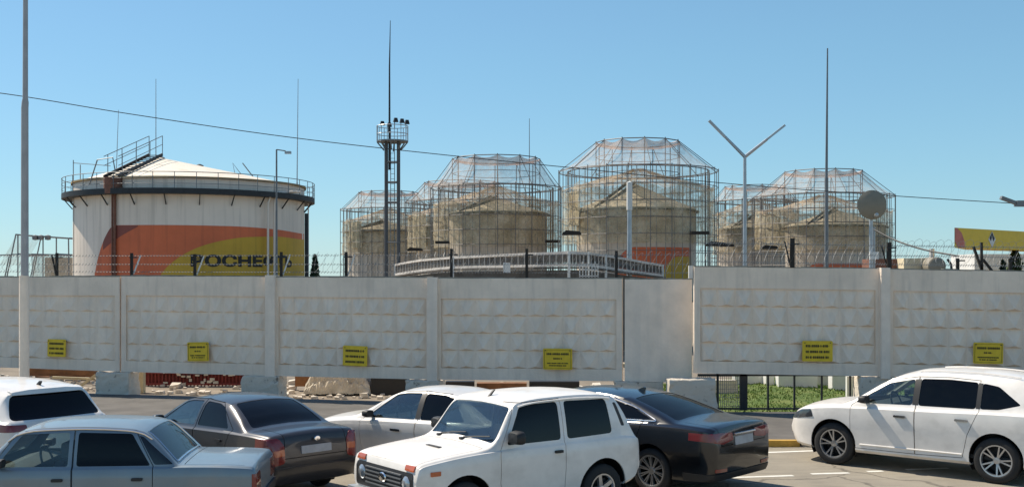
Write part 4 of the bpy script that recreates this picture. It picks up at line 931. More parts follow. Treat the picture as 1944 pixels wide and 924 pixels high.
def patch(name, up, lo, m, off, px0, px1, n=70, k=5):
    """paint on the shell between two outlines given along the shell"""
    r = TR + off; xs = np.linspace(px0, px1, n); vs = []; b = MB()
    for x in xs:
        th, D = hit(x); zu, zl = up(x, D), lo(x, D)
        if zu < zl: zu = zl
        for j in range(k): z = zl + (zu - zl) * j / (k - 1); vs.append((r * math.cos(th), r * math.sin(th), z))
    b.add(vs, [(i * k + j, (i + 1) * k + j, (i + 1) * k + j + 1, i * k + j + 1) for i in range(n - 1) for j in range(k - 1)])
    return b.build(name, m, tank, 30)
def curve(pts): f = pchip(pts); return lambda x, D: zt(f(x), D)
ZB = lambda x, D: 3.42
redtop = pchip([(180, 520), (184, 500), (192, 470), (202, 446), (212, 431), (222, 427.5), (300, 427), (430, 429), (520, 435), (576, 444)])
patch('red_paint', lambda x, D: zt(redtop(x), D), ZB, M['red'], .022, 180, 577)
goldtop = pchip([(306, 520), (316, 508), (332, 494), (350, 482), (380, 468), (420, 457), (470, 450), (520, 449), (576, 455)])
patch('gold_paint', lambda x, D: zt(goldtop(x), D), ZB, M['gold'], .04, 306, 577)
dk = pchip([(192, 478), (210, 462), (230, 448), (262, 430)])
patch('dark_red_paint', lambda x, D: zt(max(redtop(x), 427.8), D) - .01, lambda x, D: zt(dk(x), D), M['dred'], .031, 196, 262, 30)
# lettering
def text_mesh(body, size, bold):
    cu = bpy.data.curves.new('txt', 'FONT'); cu.body = body; cu.size = size; cu.offset = bold; cu.resolution_u = 4; o = bpy.data.objects.new('txt', cu); COL.objects.link(o)
    me = bpy.data.meshes.new_from_object(o.evaluated_get(bpy.context.evaluated_depsgraph_get())); bpy.data.objects.remove(o); return me
me = text_mesh('РОСНЕФТЬ', 1.0, .042); import bmesh
bm = bmesh.new(); bm.from_mesh(me); bmesh.ops.subdivide_edges(bm, edges=bm.edges[:], cuts=1)
xs = [v.co.x for v in bm.verts]; ys = [v.co.y for v in bm.verts]; X0, X1, Y0, Y1 = min(xs), max(xs), min(ys), max(ys)
th0, d0 = hit(362); th1, _ = hit(553); hgt = 25.5 / FPX * d0; zb = zt(507, d0)
for v in bm.verts:
    th = th0 + (th1 - th0) * (v.co.x - X0) / (X1 - X0); z = zb + hgt * (v.co.y - Y0) / (Y1 - Y0); r = TR + .065; v.co = Vector((r * math.cos(th), r * math.sin(th), z))
bm.to_mesh(me); bm.free(); link('lettering', me, M['black'], tank)
# roof stair with handrails, rust pipe, vents, foam pipes, side ladder
th, D = hit(211, TR + .5); base = Vector(((TR + .5) * math.cos(th), (TR + .5) * math.sin(th), DZ + 1.0))
top = apex + Vector((-.2, -.2, .12)); u = (top - base); side = Vector((-u.y, u.x, 0)).normalized() * .62
def rail_pts(o, h): return [base + side * o + Vector((0, 0, h)), top + side * o + Vector((0, 0, h))]
b = MB()
for o in (-1, 1): b.bar(*rail_pts(o, .1), .1, .26)
for i in range(13): p = base.lerp(top, (i + .5) / 13) + Vector((0, 0, .1)); b.bar(p - side, p + side, .2, .05)
b.build('roof_stair', M['steel_d'], tank)
b = MB()
for o in (-1, 1):
    b.tube([p for p in rail_pts(o, 1.75)], .035, 5); b.tube(rail_pts(o, 1.0), .03, 5)
    for t in (.08, .38, .7, 1): p = base.lerp(top, t) + side * o; b.tube([p, p + Vector((0, 0, 1.75))], .035, 5)
q = base - u.normalized() * .4 + side; b.tube([q + Vector((-1.1, .3, -.4)), q + Vector((-.35, 0, 1.55)), q + Vector((.9, 0, 1.75)), q + Vector((1.1, .1, .5))], .055, 5)
b.build('stair_handrail', M['steel_g'], tank, 40)
b = MB(); b.lathe([(.75, DZ - .3), (.75, DZ + 1.05), (0, DZ + 1.1)], 14, c=((TR + .25) * math.cos(th), (TR + .25) * math.sin(th), 0)); b.build('inlet_box', M['rust'], tank, 40)
b = MB()
for o in (-.3, .12): a = th + o * .06; b.tube([((TR + .16) * math.cos(a), (TR + .16) * math.sin(a), .5), ((TR + .16) * math.cos(a), (TR + .16) * math.sin(a), DZ - .2)], .11 if o > 0 else .08, 8)
b.build('rust_pipe', M['rust'], tank, 40)
for px in (348, 376, 302):
    p = at(px, 318, 100) - TC; p.y = .5; p.z = 12.9 if px != 302 else 13.6; b = MB(); b.lathe([(.16, -.5), (.16, .25), (.36, .25), (.36, .5), (.1, .62), (0, .62)], 12, c=p); b.build('roof_vent', M['steel_d'], tank, 40)
for x0, y0, x1 in ((508, 364, 556), (520, 368, 548)):
    a0, D0 = hit(x0, TR + .45); a1, D1 = hit(x1, TR + .3); r = TR + .5; e = DZ + .1
    P = [(r * math.cos(a0), r * math.sin(a0), .5), (r * math.cos(a0), r * math.sin(a0), e - .9), (r * math.cos(a0 + (a1 - a0) * .08), r * math.sin(a0 + (a1 - a0) * .08), e - .3), (r * math.cos(a0 + (a1 - a0) * .3), r * math.sin(a0 + (a1 - a0) * .3), e + .02), ((TR + 1) * math.cos(a1), (TR + 1) * math.sin(a1), e + .25)]
    P = [Vector(q) for q in P]; P = P[:1] + [P[1].lerp(P[2], t) for t in (0, .5)] + [P[2].lerp(P[3], t) for t in (0, .5)] + [P[3], P[4]]
    b = MB(); b.tube(P, .1, 8); b.build('foam_pipe', M['tank'], tank, 60)
b = MB()
for o in (-.25, .25):
    a = hit(577.5)[0] + .03; c = Vector(((TR + .35) * math.cos(a), (TR + .35) * math.sin(a), 0)); t = Vector((-math.sin(a), math.cos(a), 0)) * o; b.tube([c + t, c + t + Vector((0, 0, DZ - .3))], .05, 5)
for i in range(26): b.tube([c - t + Vector((0, 0, .4 * i)), c + t + Vector((0, 0, .4 * i))], .025, 4)
b.build('side_ladder', M['tank'], tank)
b = MB(); a = hit(137.5)[0] + .1; c = Vector((TR * math.cos(a), TR * math.sin(a), DZ)); b.tube([c, c + Vector((0, 0, 3))], .04, 5); b.tube([c + Vector((.6, 0, 0)), c + Vector((.6, 0, 2.6))], .04, 5); b.tube([c + Vector((0, 0, 2.75)), c + Vector((3.2, 0, 2.5))], .03, 5); b.tube([c + Vector((.2, -.4, -.3)), c + Vector((.2, -.4, -9))], .035, 5); b.build('gantry_mast', M['steel_g'], tank)
b = MB(); c = at(448, 318, 101) - TC
b.tube([c + Vector((0, 0, -1)), c + Vector((-.3, 0, .4)), c + Vector((.6, 0, -.8))], .04, 5); b.tube([c + Vector((.6, 0, .4)), c + Vector((1.6, 0, -.9))], .05, 5); b.build('roof_hatch_rail', M['steel_g'], tank)
D = 97; p = at(582, 525, D); b = MB(); b.tube([(p.x, p.y, 0), (p.x, p.y, zt(405, D))], .17, 8); tag(b.build('steel_column', M['steel_d']), 'dark steel column touching the right side of the painted tank', 'column')

# ------------------------------------------------------------------ lightning rods, lamps, floodlight mast, cable
def rod(px, y0, y1, D, r, lab, lean=0, m='steel_g'):
    p = at(px, y1, D); q = at(px + lean, y0, D); h = q.z; root = thing('lightning_rod', lab, 'lightning rod', (p.x, p.y, 0), 0, 'lightning rods among the tanks')
    b = MB(); b.tube([(0, 0, 0), (0, 0, h * .55)], [r * 1.25, r], 8); b.build('lower_mast', M[m], root, 40)
    b = MB(); b.tube([(0, 0, h * .55), (q.x - p.x, 0, h)], [r * .75, r * .35], 6); b.build('spike', M[m], root, 40)
rod(219, 209, 300, 118, .075, 'shortest faint lightning rod left of the tank stair', 6, 'galv'); rod(296, 150, 310, 121, .085, 'thin lightning rod rising behind the tank stair top', 0, 'galv')
rod(564, 150, 340, 119, .085, 'thin lightning rod rising behind the right side of the painted tank', 2, 'galv'); rod(1005, 225, 360, 190, .14, 'lightning rod sticking out of the middle netted cage')
rod(1569, 92, 505, 62, .105, 'tall lightning rod in front of the right netted cage', 2)
def lamp_post(px, ytop, D, lab, r=.09, head=None, m='galv', name='lamp_post'):
    p = at(px, 525, D); root = thing(name, lab, 'lamp post', (p.x, p.y, 0), 0, 'lamp posts'); h = zt(ytop, D)
    b = MB(); b.tube([(0, 0, 0), (0, 0, h)], [r * 1.3, r * .8], 8); b.build('pole', M[m], root, 40)
    return root, h
root, h = lamp_post(525, 284, 92, 'grey lamp post with one head leaning right before the painted tank', .085, m='steel_g')
b = MB(); b.tube([(0, 0, h), (.75, 0, h - .12)], .05, 6); b.build('arm', M['steel_g'], root)
b = MB(); b.box((.95, 0, h - .25), (.5, .35, .2)); b.build('lamp_head', M['galv'], root)
root, h = lamp_post(1195, 346, 50, 'pale lamp post in front of the largest netted cage', .11, m='galv')
b = MB(); b.lathe([(.0, h + .05), (.13, h), (.13, h - 1.25), (.0, h - 1.3)], 10); b.build('lamp_head', M['white'], root, 40)
root, h = lamp_post(1414, 298, 48, 'Y-shaped lamp post with two raised arms', .085, m='galv')
for sx, px, py in ((-1, 1346, 229), (1, 1490, 238)):
    q = at(px, py, 48) - root.location; k = Vector((0, 0, h)).lerp(q, .55)
    b = MB(); b.tube([(0, 0, h), k], [.075, .06], 7); b.build('arm', M['galv'], root, 40)
    b = MB(); b.bar(k, q, .16, .09); b.build('lamp_head', M['galv'], root)
# near street pole
D = 23.5; p = at(46, 715, D); root = thing('street_pole', 'tall two-stage pale street pole behind the white car at left', 'pole', (p.x, p.y, 0)); h = zt(-120, D)
zs = zt(523, D); zm = zt(205, D)
b = MB(); b.tube([(0, 0, 0), (0, 0, zs)], .1, 16); b.build('lower_stage', M['wall2'], root, 40)
b = MB(); b.tube([(.01, 0, zs), (.012, 0, zm), (.02, 0, zm + .12), (.022, 0, zm + .2), (.03, 0, h)], [.078, .072, .07, .055, .045], 16); b.build('upper_stage', M['pole'], root, 40)
# lamp reaching in from the right
D = 42; p = at(2010, 500, D); root = thing('lamp_post', 'dark lamp head reaching into the picture above the yellow fascia', 'lamp post', (p.x, p.y, 0), 0, 'lamp posts'); h = zt(415, D)
b = MB(); b.tube([(0, 0, 0), (0, 0, h)], [.12, .08], 8); b.build('pole', M['galv'], root, 40)
q0, q1, q2 = at(1900, 375, D) - p, at(1938, 389, D) - p, at(1948, 386, D) - p
for q in (q0, q1, q2): q.z += p.z
b = MB(); b.tube([(0, 0, h), q2], .05, 6); b.build('arm', M['galv'], root)
b = MB(); b.bar(q0, q1, .2, .12); b.box(q1 + Vector((.05, 0, .05)), (.5, .3, .22)); b.build('lamp_head', M['steel_g'], root)
# floodlight mast
M['mast_steel'] = mat('mast_steel', (.1, .1, .105), .6, .3, .2, scale=1)
D = 80; p = at(745, 525, D); root = thing('floodlight_mast', 'lattice floodlight mast with round platform and tall spire', 'mast', (p.x, p.y, 0)); zp = zt(270, D); zr = zt(240, D); hw = .44
for sx in (-1, 1):
    for sy in (-1, 1): b = MB(); b.tube([(sx * hw, sy * hw, 0), (sx * hw, sy * hw, zp)], .085, 7); b.build('leg', M['mast_steel'], root, 40)
b = MB(); n = 9
for i in range(n + 1):
    z = zp * i / n
    c = [(-hw, -hw, z), (hw, -hw, z), (hw, hw, z), (-hw, hw, z)]
    if i in (2, 4, 6, 7, 8, 9):
        for k in range(4): b.tube([c[k], c[(k + 1) % 4]], .045, 5)
b.build('cross_bars', M['steel_g'], root)
b = MB()
for o in (-.14, .14): b.tube([(o, .1, 0), (o, .1, zp)], .03, 5)
for i in range(34): b.tube([(-.14, .1, .37 * i), (.14, .1, .37 * i)], .016, 4)
b.build('ladder', M['steel_g'], root)
b = MB(); b.lathe([(.2, zp), (1.12, zp), (1.12, zp + .1), (.2, zp + .1)], 20, loop=True)
for k in range(8): a = k * math.pi / 4; b.tube([(.6 * math.cos(a), .6 * math.sin(a), zp - .6), (1.1 * math.cos(a), 1.1 * math.sin(a), zp)], .05, 5)
b.build('platform', M['steel_g'], root, 30)
b = MB()
for k in range(14): a = 2 * math.pi * k / 14; b.tube([(1.12 * math.cos(a), 1.12 * math.sin(a), zp), (1.12 * math.cos(a), 1.12 * math.sin(a), zr)], .028, 5)
for z in (.5, 1): b.tube([(1.12 * math.cos(2 * math.pi * k / 28), 1.12 * math.sin(2 * math.pi * k / 28), zp + (zr - zp) * z) for k in range(28)], .03, 5, True)
b.build('railing', M['galv'], root)
b = MB(); zsx = zt(40, D); b.tube([(-.2, -.1, zp - 2), (-.2, -.1, zp + (zsx - zp) * .62), (-.14, -.1, zsx)], [.09, .055, .02], 8); b.build('spire', M['steel_d'], root, 40)
for x, y, z in ((-.75, -.5, .25), (.25, -.9, .55), (.68, -.7, .5), (1.0, -.3, .45), (-.4, .9, .4)):
    b = MB(); b.tube([(x, y, zr - .3), (x, y, zr + z - .15)], .03, 5); b.box((x + .08, y, zr + z * .6), (.34, .24, .3), rz=.4, taper=.6); b.build('floodlight', M['steel_d'], root)
# cables
def cable(pts, Ds, r, lab):
    f = pchip(pts); g = pchip(Ds); b = MB(); b.tube([at(x, f(x), g(x)) for x in np.linspace(pts[0][0], pts[-1][0], 60)], r, 5); tag(b.build('overhead_cable', M['steel_d'], None, 60), lab, 'cable')
cable([(-60, 170), (0, 177), (230, 214), (560, 262), (880, 298), (1100, 320), (1400, 350), (1700, 372), (1940, 387)], [(-60, 50), (1000, 54), (1940, 56)], .02, 'long thin power cable sagging across the sky')
cable([(1660, 436), (1700, 456), (1760, 475), (1820, 486)], [(1660, 44), (1820, 40)], .035, 'thick short cable sloping from the dish to the bracket')
# dish
D = 46; p = at(1655, 505, D); root = thing('satellite_dish', 'grey round dish on a pale pole in front of the right cage', 'dish', (p.x, p.y, 0)); c = at(1655, 389, D); h = c.z
b = MB(); b.tube([(0, .1, 0), (0, .1, h - .45)], .08, 8); b.tube([(.16, .2, 0), (.16, .2, h - .9)], .05, 6); b.build('pole', M['galv'], root, 40)
rd = 28 / FPX * D; b = MB(); pr = [(rd * t, .16 * t * t) for t in np.linspace(0, 1, 8)]; b.lathe(pr + [(rd - .02, .19)] + [(rd * t * .97, .03 + .16 * t * t) for t in np.linspace(1, 0, 8)], 36, 'y', c=(0, -.2, h)); b.build('reflector', M['dish'], root, 50)
b = MB(); b.tube([(0, -.15, h - rd * .9), (0, -.55, h - rd * .75)], .025, 5); b.build('feed_arm', M['dish'], root)
b = MB(); b.lathe([(.0, -.08), (.08, -.06), (.05, .1), (0, .12)], 10, 'y', c=(0, -.58, h - rd * .72)); b.build('feed_horn', M['galv'], root, 40)
b = MB(); b.box((.06, -.1, zt(485, D)), (.36, .1, .3)); b.build('control_box', M['white'], root)

# ------------------------------------------------------------------ netted scaffold cages and the tanks in them
NG = 'netted scaffold cages over the tanks'
def cage(px, D, r, rt, zeave, ztop, lab, n=24, z0=0, dz=2.35, ph=.13, platforms=(), inner=True, side=(8.2, None)):
    C = at(px, 0, D); root = thing('scaffold_cage', lab, 'scaffold', (C.x, C.y, 0), 0, NG)
    ang = [2 * math.pi * (i + ph) / n for i in range(n)]
    b = MB(); b.tube([(0, 0, z0), (0, 0, zeave + .25)], .06, 5); me = b.mesh('upright'); me.materials.append(M['scaf'])
    for a in ang: o = link('upright', me, None, root); o.location = (r * math.cos(a), r * math.sin(a), 0)
    b = MB(); r2 = r - 1.35
    for a in ang + [q + .13 for q in ang]: b.tube([(r2 * math.cos(a + .1), r2 * math.sin(a + .1), z0), (r2 * math.cos(a + .1), r2 * math.sin(a + .1), zeave + .1)], .06, 5)
    b.build('inner_uprights', M['scafl'], root)
    z = zeave; k = 0
    while z > 5:
        b = MB()
        for rr in ((r, r2) if k < 4 else (r,)): b.tube([(rr * math.cos(a), rr * math.sin(a), z) for a in ang], .075 if k < 1 else .045, 5, True)
        b.build('ring', M['scaf'], root); z -= dz if k else dz * 1.05; k += 1
    m = 12; an2 = [2 * math.pi * (i + ph * .6) / m for i in range(m)]
    b = MB(); b.tube([(rt * math.cos(a), rt * math.sin(a), ztop) for a in an2], .08, 5, True)
    for a in an2:
        b.tube([(r * math.cos(a), r * math.sin(a), zeave), (rt * math.cos(a), rt * math.sin(a), ztop)], .055, 5)
        b.tube([(rt * math.cos(a), rt * math.sin(a), ztop + .2), (rt * math.cos(a), rt * math.sin(a), zeave - 5)], .07, 5)
    for zz in ((zeave + ztop) / 2, zeave - .3): b.tube([(rt * math.cos(a), rt * math.sin(a), zz) for a in an2], .05, 5, True)
    b.build('roof_frame', M['scaf'], root)
    # netting: sagging between the rafters
    b = MB(); rows = 8; per = 6; vs = []
    for j in range(rows + 1):
        t = j / rows
        for i in range(m * per):
            a0, a1 = an2[i // per], an2[(i // per + 1) % m] + (2 * math.pi if i // per == m - 1 else 0); u = (i % per) / per
            R_ = r + (rt - r) * t; p0 = Vector((R_ * math.cos(a0), R_ * math.sin(a0), 0)); p1 = Vector((R_ * math.cos(a1), R_ * math.sin(a1), 0)); p = p0.lerp(p1, u)
            sag = .5 * math.sin(math.pi * t) + .35 * math.sin(math.pi * u) * (.3 + t)
            vs.append((p.x, p.y, zeave + (ztop - zeave) * t - sag))
    w = m * per; fs = [(j * w + i, j * w + (i + 1) % w, (j + 1) * w + (i + 1) % w, (j + 1) * w + i) for j in range(rows) for i in range(w)]
    b.add(vs, fs); b.build('roof_net', M['netroof'], root, 60)
    b = MB(); b.add(vs[-w:], []); base = w
    cap = [(rt * .45 * math.cos(2 * math.pi * i / w + an2[0]), rt * .45 * math.sin(2 * math.pi * i / w + an2[0]), ztop - .75) for i in range(w)] + [(0, 0, ztop - .85)]
    o0 = 0; b.add(cap, []); b.f += [(o0 + i, o0 + (i + 1) % w, base + (i + 1) % w, base + i) for i in range(w)] + [(base + i, base + (i + 1) % w, base + w) for i in range(w)]; b.mi += [0] * (2 * w)
    b.build('top_net', M['netcap'], root, 60)
    b = MB(); vs = []; rng = random.Random(int(px) + 1)
    for j in range(9):
        for i in range(48): a = 2 * math.pi * i / 48; q = 1 - j / 8.5; vs.append(((r - .5) * q * math.cos(a), (r - .5) * q * math.sin(a), zeave - 2.6 + 3.1 * (1 - q)**1.1 + rng.uniform(-.3, .3) - .35 * abs(math.sin(i * .8)) * q))
    b.add(vs, [(j * 48 + i, j * 48 + (i + 1) % 48, (j + 1) * 48 + (i + 1) % 48, (j + 1) * 48 + i) for j in range(8) for i in range(48)] + [tuple(range(8 * 48, 9 * 48))]); b.build('inner_net', M['netinner'], root, 60)
    b = MB(); rng = random.Random(int(px)); vs = []; nn = 60; zz0, zz1 = side[0], side[1] or zeave - 2.6
    for j in range(9):
        for i in range(nn):
            a = 2 * math.pi * i / nn; R_ = r - .5 + rng.uniform(-.12, .12); top_ = zz1 + .7 * math.sin(i * .9) + rng.uniform(-.3, .3); vs.append((R_ * math.cos(a), R_ * math.sin(a), zz0 + (top_ - zz0) * j / 8))
    b.add(vs, [(j * nn + i, j * nn + (i + 1) % nn, (j + 1) * nn + (i + 1) % nn, (j + 1) * nn + i) for j in range(8) for i in range(nn)])
    b.build('side_net', M['netside'], root, 60)
    for pxp, pyp, w_, kk in platforms:
        q = at(pxp, pyp, D - r * .92); v = (q.x - C.x, q.y - C.y, q.z); b = MB()
        b.prism([(-w_ / 2, -.22), (w_ / 2, -.22), (w_ / 2, .05), (w_ / 2 - .25, .28), (-w_ / 2 + .5, .42), (-w_ / 2, .05)] if kk else [(-w_ / 2, -.2), (w_ / 2, -.2), (w_ / 2, .2), (-w_ / 2, .2)], 'y', -.8, .8); b.v = [(x + v[0], y + v[1], z + v[2]) for x, y, z in b.v]; b.build('work_platform', M['plank'], root)
    return root
def covered_tank(px, D, r, ze, za, lab, band=None, strip=None):
    C = at(px, 0, D); root = thing('covered_tank', lab, 'storage tank', (C.x, C.y, 0), 0, 'tanks under the netted cages')
    b = MB(); b.lathe([(r, 0), (r, ze * .62)], 64); b.build('lower_shell', M['tanklow'], root, 30)
    b = MB(); b.lathe([(r + .01, ze * .62), (r + .06, ze * .75), (r + .05, ze)], 64); b.build('upper_shell', M['tankcov'], root, 30)
    b = MB(); b.lathe([(r + .25, ze - .05), (r + .25, ze + .1), (r * .5, ze + (za - ze) * .52), (0, za)], 16); b.build('roof', M['roofpale'], root)
    b = MB(); b.lathe([(r + .07, ze - .3), (r + .6, ze - .3), (r + .6, ze - .15), (r + .07, ze - .15)], 48, loop=True); b.build('walkway', M['plank'], root, 30)
    b = MB(); a = math.pi * 1.25
    for o in (-.5, .5): b.bar((r * .98 * math.cos(a) + o, r * .98 * math.sin(a), ze + .1), (-.6 + o, -.6, za + .25), .12, .4)
    b.build('roof_stair', M['steel_d'], root)
    if band:
        zt_, x0, x1, xg = band
        for nm, m, xa, xb, off, top_ in (('red_paint', 'red', x0, x1, .02, zt_), ('gold_paint', 'gold', xg, x1, .035, zt_ - 1.3)):
            vs = []; b = MB(); nn = 24
            for i in range(nn + 1):
                th, _ = hit(xa + (xb - xa) * i / nn, r, Vector((C.x, C.y, 0))); tt = min(1, i / 6) if nm == 'red_paint' else min(1, i / 14)
                for z in (2, top_ - (1 - tt)**2 * 2.2): vs.append(((r + off) * math.cos(th), (r + off) * math.sin(th), z))
            b.add(vs, [(2 * i, 2 * i + 2, 2 * i + 3, 2 * i + 1) for i in range(nn)]); b.build(nm, M[m], root, 30)
    if strip:
        # a canvas strip hanging down the outside
        for pa, pb, ya, yb in strip:
            th0, _ = hit(pa, r + 1.2, Vector((C.x, C.y, 0))); th1, _ = hit(pb, r + 1.2, Vector((C.x, C.y, 0))); z1, z0 = zt(ya, D - r), zt(yb, D - r); b = MB(); vs = []; nn = 10
            for i in range(nn + 1):
                th = th0 + (th1 - th0) * i / nn; rr = r + 1.0 + .18 * math.sin(i * 2.1)
                for j in range(5): vs.append(((rr + .1 * math.sin(j * 1.7 + i)) * math.cos(th), rr * math.sin(th), z0 + (z1 - z0) * j / 4))
            b.add(vs, [(i * 5 + j, (i + 1) * 5 + j, (i + 1) * 5 + j + 1, i * 5 + j + 1) for i in range(nn) for j in range(4)]); b.build('canvas_strip', M['canvas'], root, 60)
    return root
cage(1211, 165, 11.8, 6.25, 18.95, 23.3, 'largest netted cage, right of centre with the highest top', platforms=((1085, 443, 2.6, 1), (1328, 442, 2.5, 0), (1360, 464, 2.6, 1)))
covered_tank(1207, 165, 8.75, 13.2, 17.2, 'covered tank with red and gold paint inside the largest cage', (7.6, 1168, 1312, 1258), ((1078, 1098, 358, 425),))
cage(942, 185, 10.9, 7.3, 18.1, 23.0, 'netted cage left of the largest one, pierced by a lightning rod', platforms=((840, 460, 2.2, 0), (1050, 458, 2.4, 0)))
covered_tank(946, 185, 8.1, 13.9, 16.6, 'covered tank inside the cage pierced by a lightning rod')
cage(876, 216, 10.9, 7.2, 17.9, 21.7, 'netted cage half hidden behind the rod-pierced one, its left corner showing', platforms=((788, 474, 2.8, 1),))
covered_tank(876, 216, 8.3, 13, 16, 'covered tank inside the half hidden cage', None, ((783, 808, 408, 470),))
cage(737, 242, 10.4, 6.4, 18, 21.8, 'leftmost of the large netted cages, behind the floodlight mast')
covered_tank(737, 242, 8.8, 13.4, 15.5, 'covered tank behind the floodlight mast', None, ((660, 686, 420, 470),))
cage(1432, 236, 9.2, 6.3, 19.4, 22.6, 'netted cage behind the Y-shaped lamp post', platforms=((1380, 466, 2.8, 1),))
covered_tank(1430, 236, 7.4, 13.6, 16.4, 'covered tank behind the Y-shaped lamp post')
cage(1562, 194, 12.1, 6.7, 17.3, 21.7, 'rightmost netted cage, behind the grey dish', platforms=((1460, 470, 2.6, 1),))
covered_tank(1585, 194, 8.4, 12.2, 15.3, 'covered tank with a low red band behind the grey dish', (5.7, 1520, 1655, 1640), ((1440, 1466, 405, 468),))
# small netted shed at the far left
D = 112; root = thing('netted_shed', 'small netted shed with a sloping strut left of the painted tank', 'shed', (at(60, 0, D).x, D, 0)); ox = root.location.x
X = lambda px: at(px, 0, D).x - ox; Z = lambda py: zt(py, D)
b = MB()
for y in (0, 6):
    for x0, y0, x1, y1 in ((30, 445, 0, 520), (30, 445, 132, 452), (34, 445, 34, 525), (107, 450, 107, 525), (0, 484, 45, 482), (60, 482, 132, 484), (18, 484, -4, 522), (130, 452, 132, 525)): b.tube([(X(x0), y, Z(y0)), (X(x1), y, Z(y1) if y1 < 515 else 0)], .065, 6)
for x0, y0 in ((30, 445), (132, 452), (34, 482), (107, 482)): b.tube([(X(x0), 0, Z(y0)), (X(x0), 6, Z(y0))], .08, 5)
b.build('frame', M['steel_g'], root)
b = MB(); b.add([(X(30), .1, Z(446)), (X(132), .1, Z(453)), (X(132), 5.9, Z(453)), (X(30), 5.9, Z(446)), (X(0), .1, Z(500)), (X(0), 5.9, Z(500))], [(0, 1, 2, 3), (4, 0, 3, 5)]); b.build('roof_net', M['netroof'], root)
b = MB(); n = 16; vs = []
for i in range(n + 1):
    x = 56 + 76 * i / n
    for j in range(5): vs.append((X(x), .5 + .25 * math.sin(i * 1.9 + j), Z(484) * j / 4))
b.add(vs, [(i * 5 + j, (i + 1) * 5 + j, (i + 1) * 5 + j + 1, i * 5 + j + 1) for i in range(n) for j in range(4)]); b.build('side_net', M['netgrey'], root, 60)
b = MB(); b.box((X(100), 3.4, Z(488) / 2), (3.2, 3, Z(488))); b.build('inner_hut', M['tankcov'], root)
for k, px in enumerate((66, 77, 90)): b = MB(); b.lathe([(0, -.25), (.28, -.2), (.3, .2), (0, .3)], 10, c=(X(px), .1, Z(451))); b.build('lamp_head', M['steel_g'], root, 40)

# ------------------------------------------------------------------ white railed gantry behind the wall
G = [(750, 503, 521, 57), (775, 498, 517, 55), (800, 494, 513.5, 53), (830, 491.5, 510, 51), (860, 489, 507.5, 49.5), (910, 486.5, 506, 48), (960, 484, 505.5, 46.5), (1020, 481.5, 504, 45), (1080, 479.5, 503, 44), (1115, 481, 503.5, 45), (1150, 485.5, 508, 46.5), (1190, 492, 514, 49), (1225, 498.5, 518.5, 51), (1258, 504, 523, 53)]
root = thing('railed_gantry', 'long curved gantry with two white rails and mesh above the wall', 'gantry', at(1080, 0, 44) * 1.0); root.location.z = 0; o3 = root.location.copy()
up = [at(x, a, d) - o3 for x, a, c, d in G]; lo = [at(x, c, d) - o3 for x, a, c, d in G]
for nm, L_ in (('top_rail', up), ('bottom_rail', lo)):
    b = MB()
    for p, q in zip(L_, L_[1:]): b.bar(p, q, .08, .1)
    b.build(nm, M['raily'], root)
for i, (p, q) in enumerate(zip(up, lo)):
    if i in (8, 13, 0, 4, 10): b = MB(); b.bar(p + Vector((0, -.05, .06)), Vector((q.x, q.y - .05, 0)), .1, .1); b.build('post', M['white'], root)
for i in range(len(G) - 1):
    for t in range(5): b = MB(); b.bar(up[i].lerp(up[i + 1], t / 5), lo[i].lerp(lo[i + 1], t / 5), .03, .03); b.build('baluster', M['raily'], root)
b = MB()
for i in range(len(G) - 1):
    a_, c_, d_, e_ = (v + Vector((0, .12, 0)) for v in (lo[i], lo[i + 1], up[i + 1], up[i])); b.add([a_, c_, d_, e_], [(0, 1, 2, 3)])
b.build('back_net', M['netback'], root)
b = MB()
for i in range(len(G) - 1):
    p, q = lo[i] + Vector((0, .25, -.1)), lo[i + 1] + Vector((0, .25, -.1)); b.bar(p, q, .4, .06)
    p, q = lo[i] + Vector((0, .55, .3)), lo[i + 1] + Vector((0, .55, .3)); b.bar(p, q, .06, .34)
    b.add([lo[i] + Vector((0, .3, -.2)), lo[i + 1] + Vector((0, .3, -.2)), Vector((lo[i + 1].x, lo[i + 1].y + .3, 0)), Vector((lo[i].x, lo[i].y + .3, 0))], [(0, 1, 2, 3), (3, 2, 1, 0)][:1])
b.build('deck', mat('gantry_dark_boards', (.12, .105, .09), .9, var=.35, scale=2), root)  # dark grey boards behind and below the lower rail
D = 46; b = MB(); c = at(962, 508, D); b.box(c, (.3, .05, .42)); tag(b.build('small_board', M['white']), 'small pale board hanging on the white gantry rail', 'board')
D = 43.5; root = thing('wire_crate', 'white wire crate standing at the bend of the gantry', 'crate', at(1118, 526, D))
b = MB()
for i in range(7): x = -.36 + .12 * i; b.bar((x, 0, 0), (x, 0, .62 if i % 2 else .5), .035, .035)
for z in (.05, .3, .5): b.bar((-.38, 0, z), (.38, 0, z), .035, .04)
b.build('bars', M['white'], root); b = MB(); b.bar((0, .1, 0), (0, .1, 1.0), .06, .06); b.build('upright', M['white'], root)

# ------------------------------------------------------------------ filling station fascia, kiosk, trees, cylinders at right
a, c = at(1812, 432, 60), at(1990, 427.5, 67); a2, c2 = at(1812, 470, 60), at(1990, 458, 67)
root = thing('station_canopy', 'yellow filling station canopy fascia with red corner and white diamond emblem', 'canopy', (a.x, a.y, 0)); o3 = root.location.copy()
zl, zh = a2.z, a.z; d = Vector((c.x - a.x, c.y - a.y, 0)); L_ = d.length; d.normalize(); nb = Vector((-d.y, d.x, 0))
bk = Vector((.55, 1, 0)).normalized()
def fq(s, z, o): p = d * s + (nb * -o if o > 0 else bk * -o); return (p.x, p.y, z)
b = MB(); b.add([fq(s, z, o) for o in (0, -5) for s, z in ((0, zl), (L_, zl), (L_, zh), (0, zh))], [(0, 1, 2, 3), (4, 7, 6, 5), (0, 4, 5, 1), (1, 5, 6, 2), (2, 6, 7, 3), (3, 7, 4, 0)]); b.build('fascia', mat('fascia_gold', (.78, .52, .02), .5, var=.06), root)
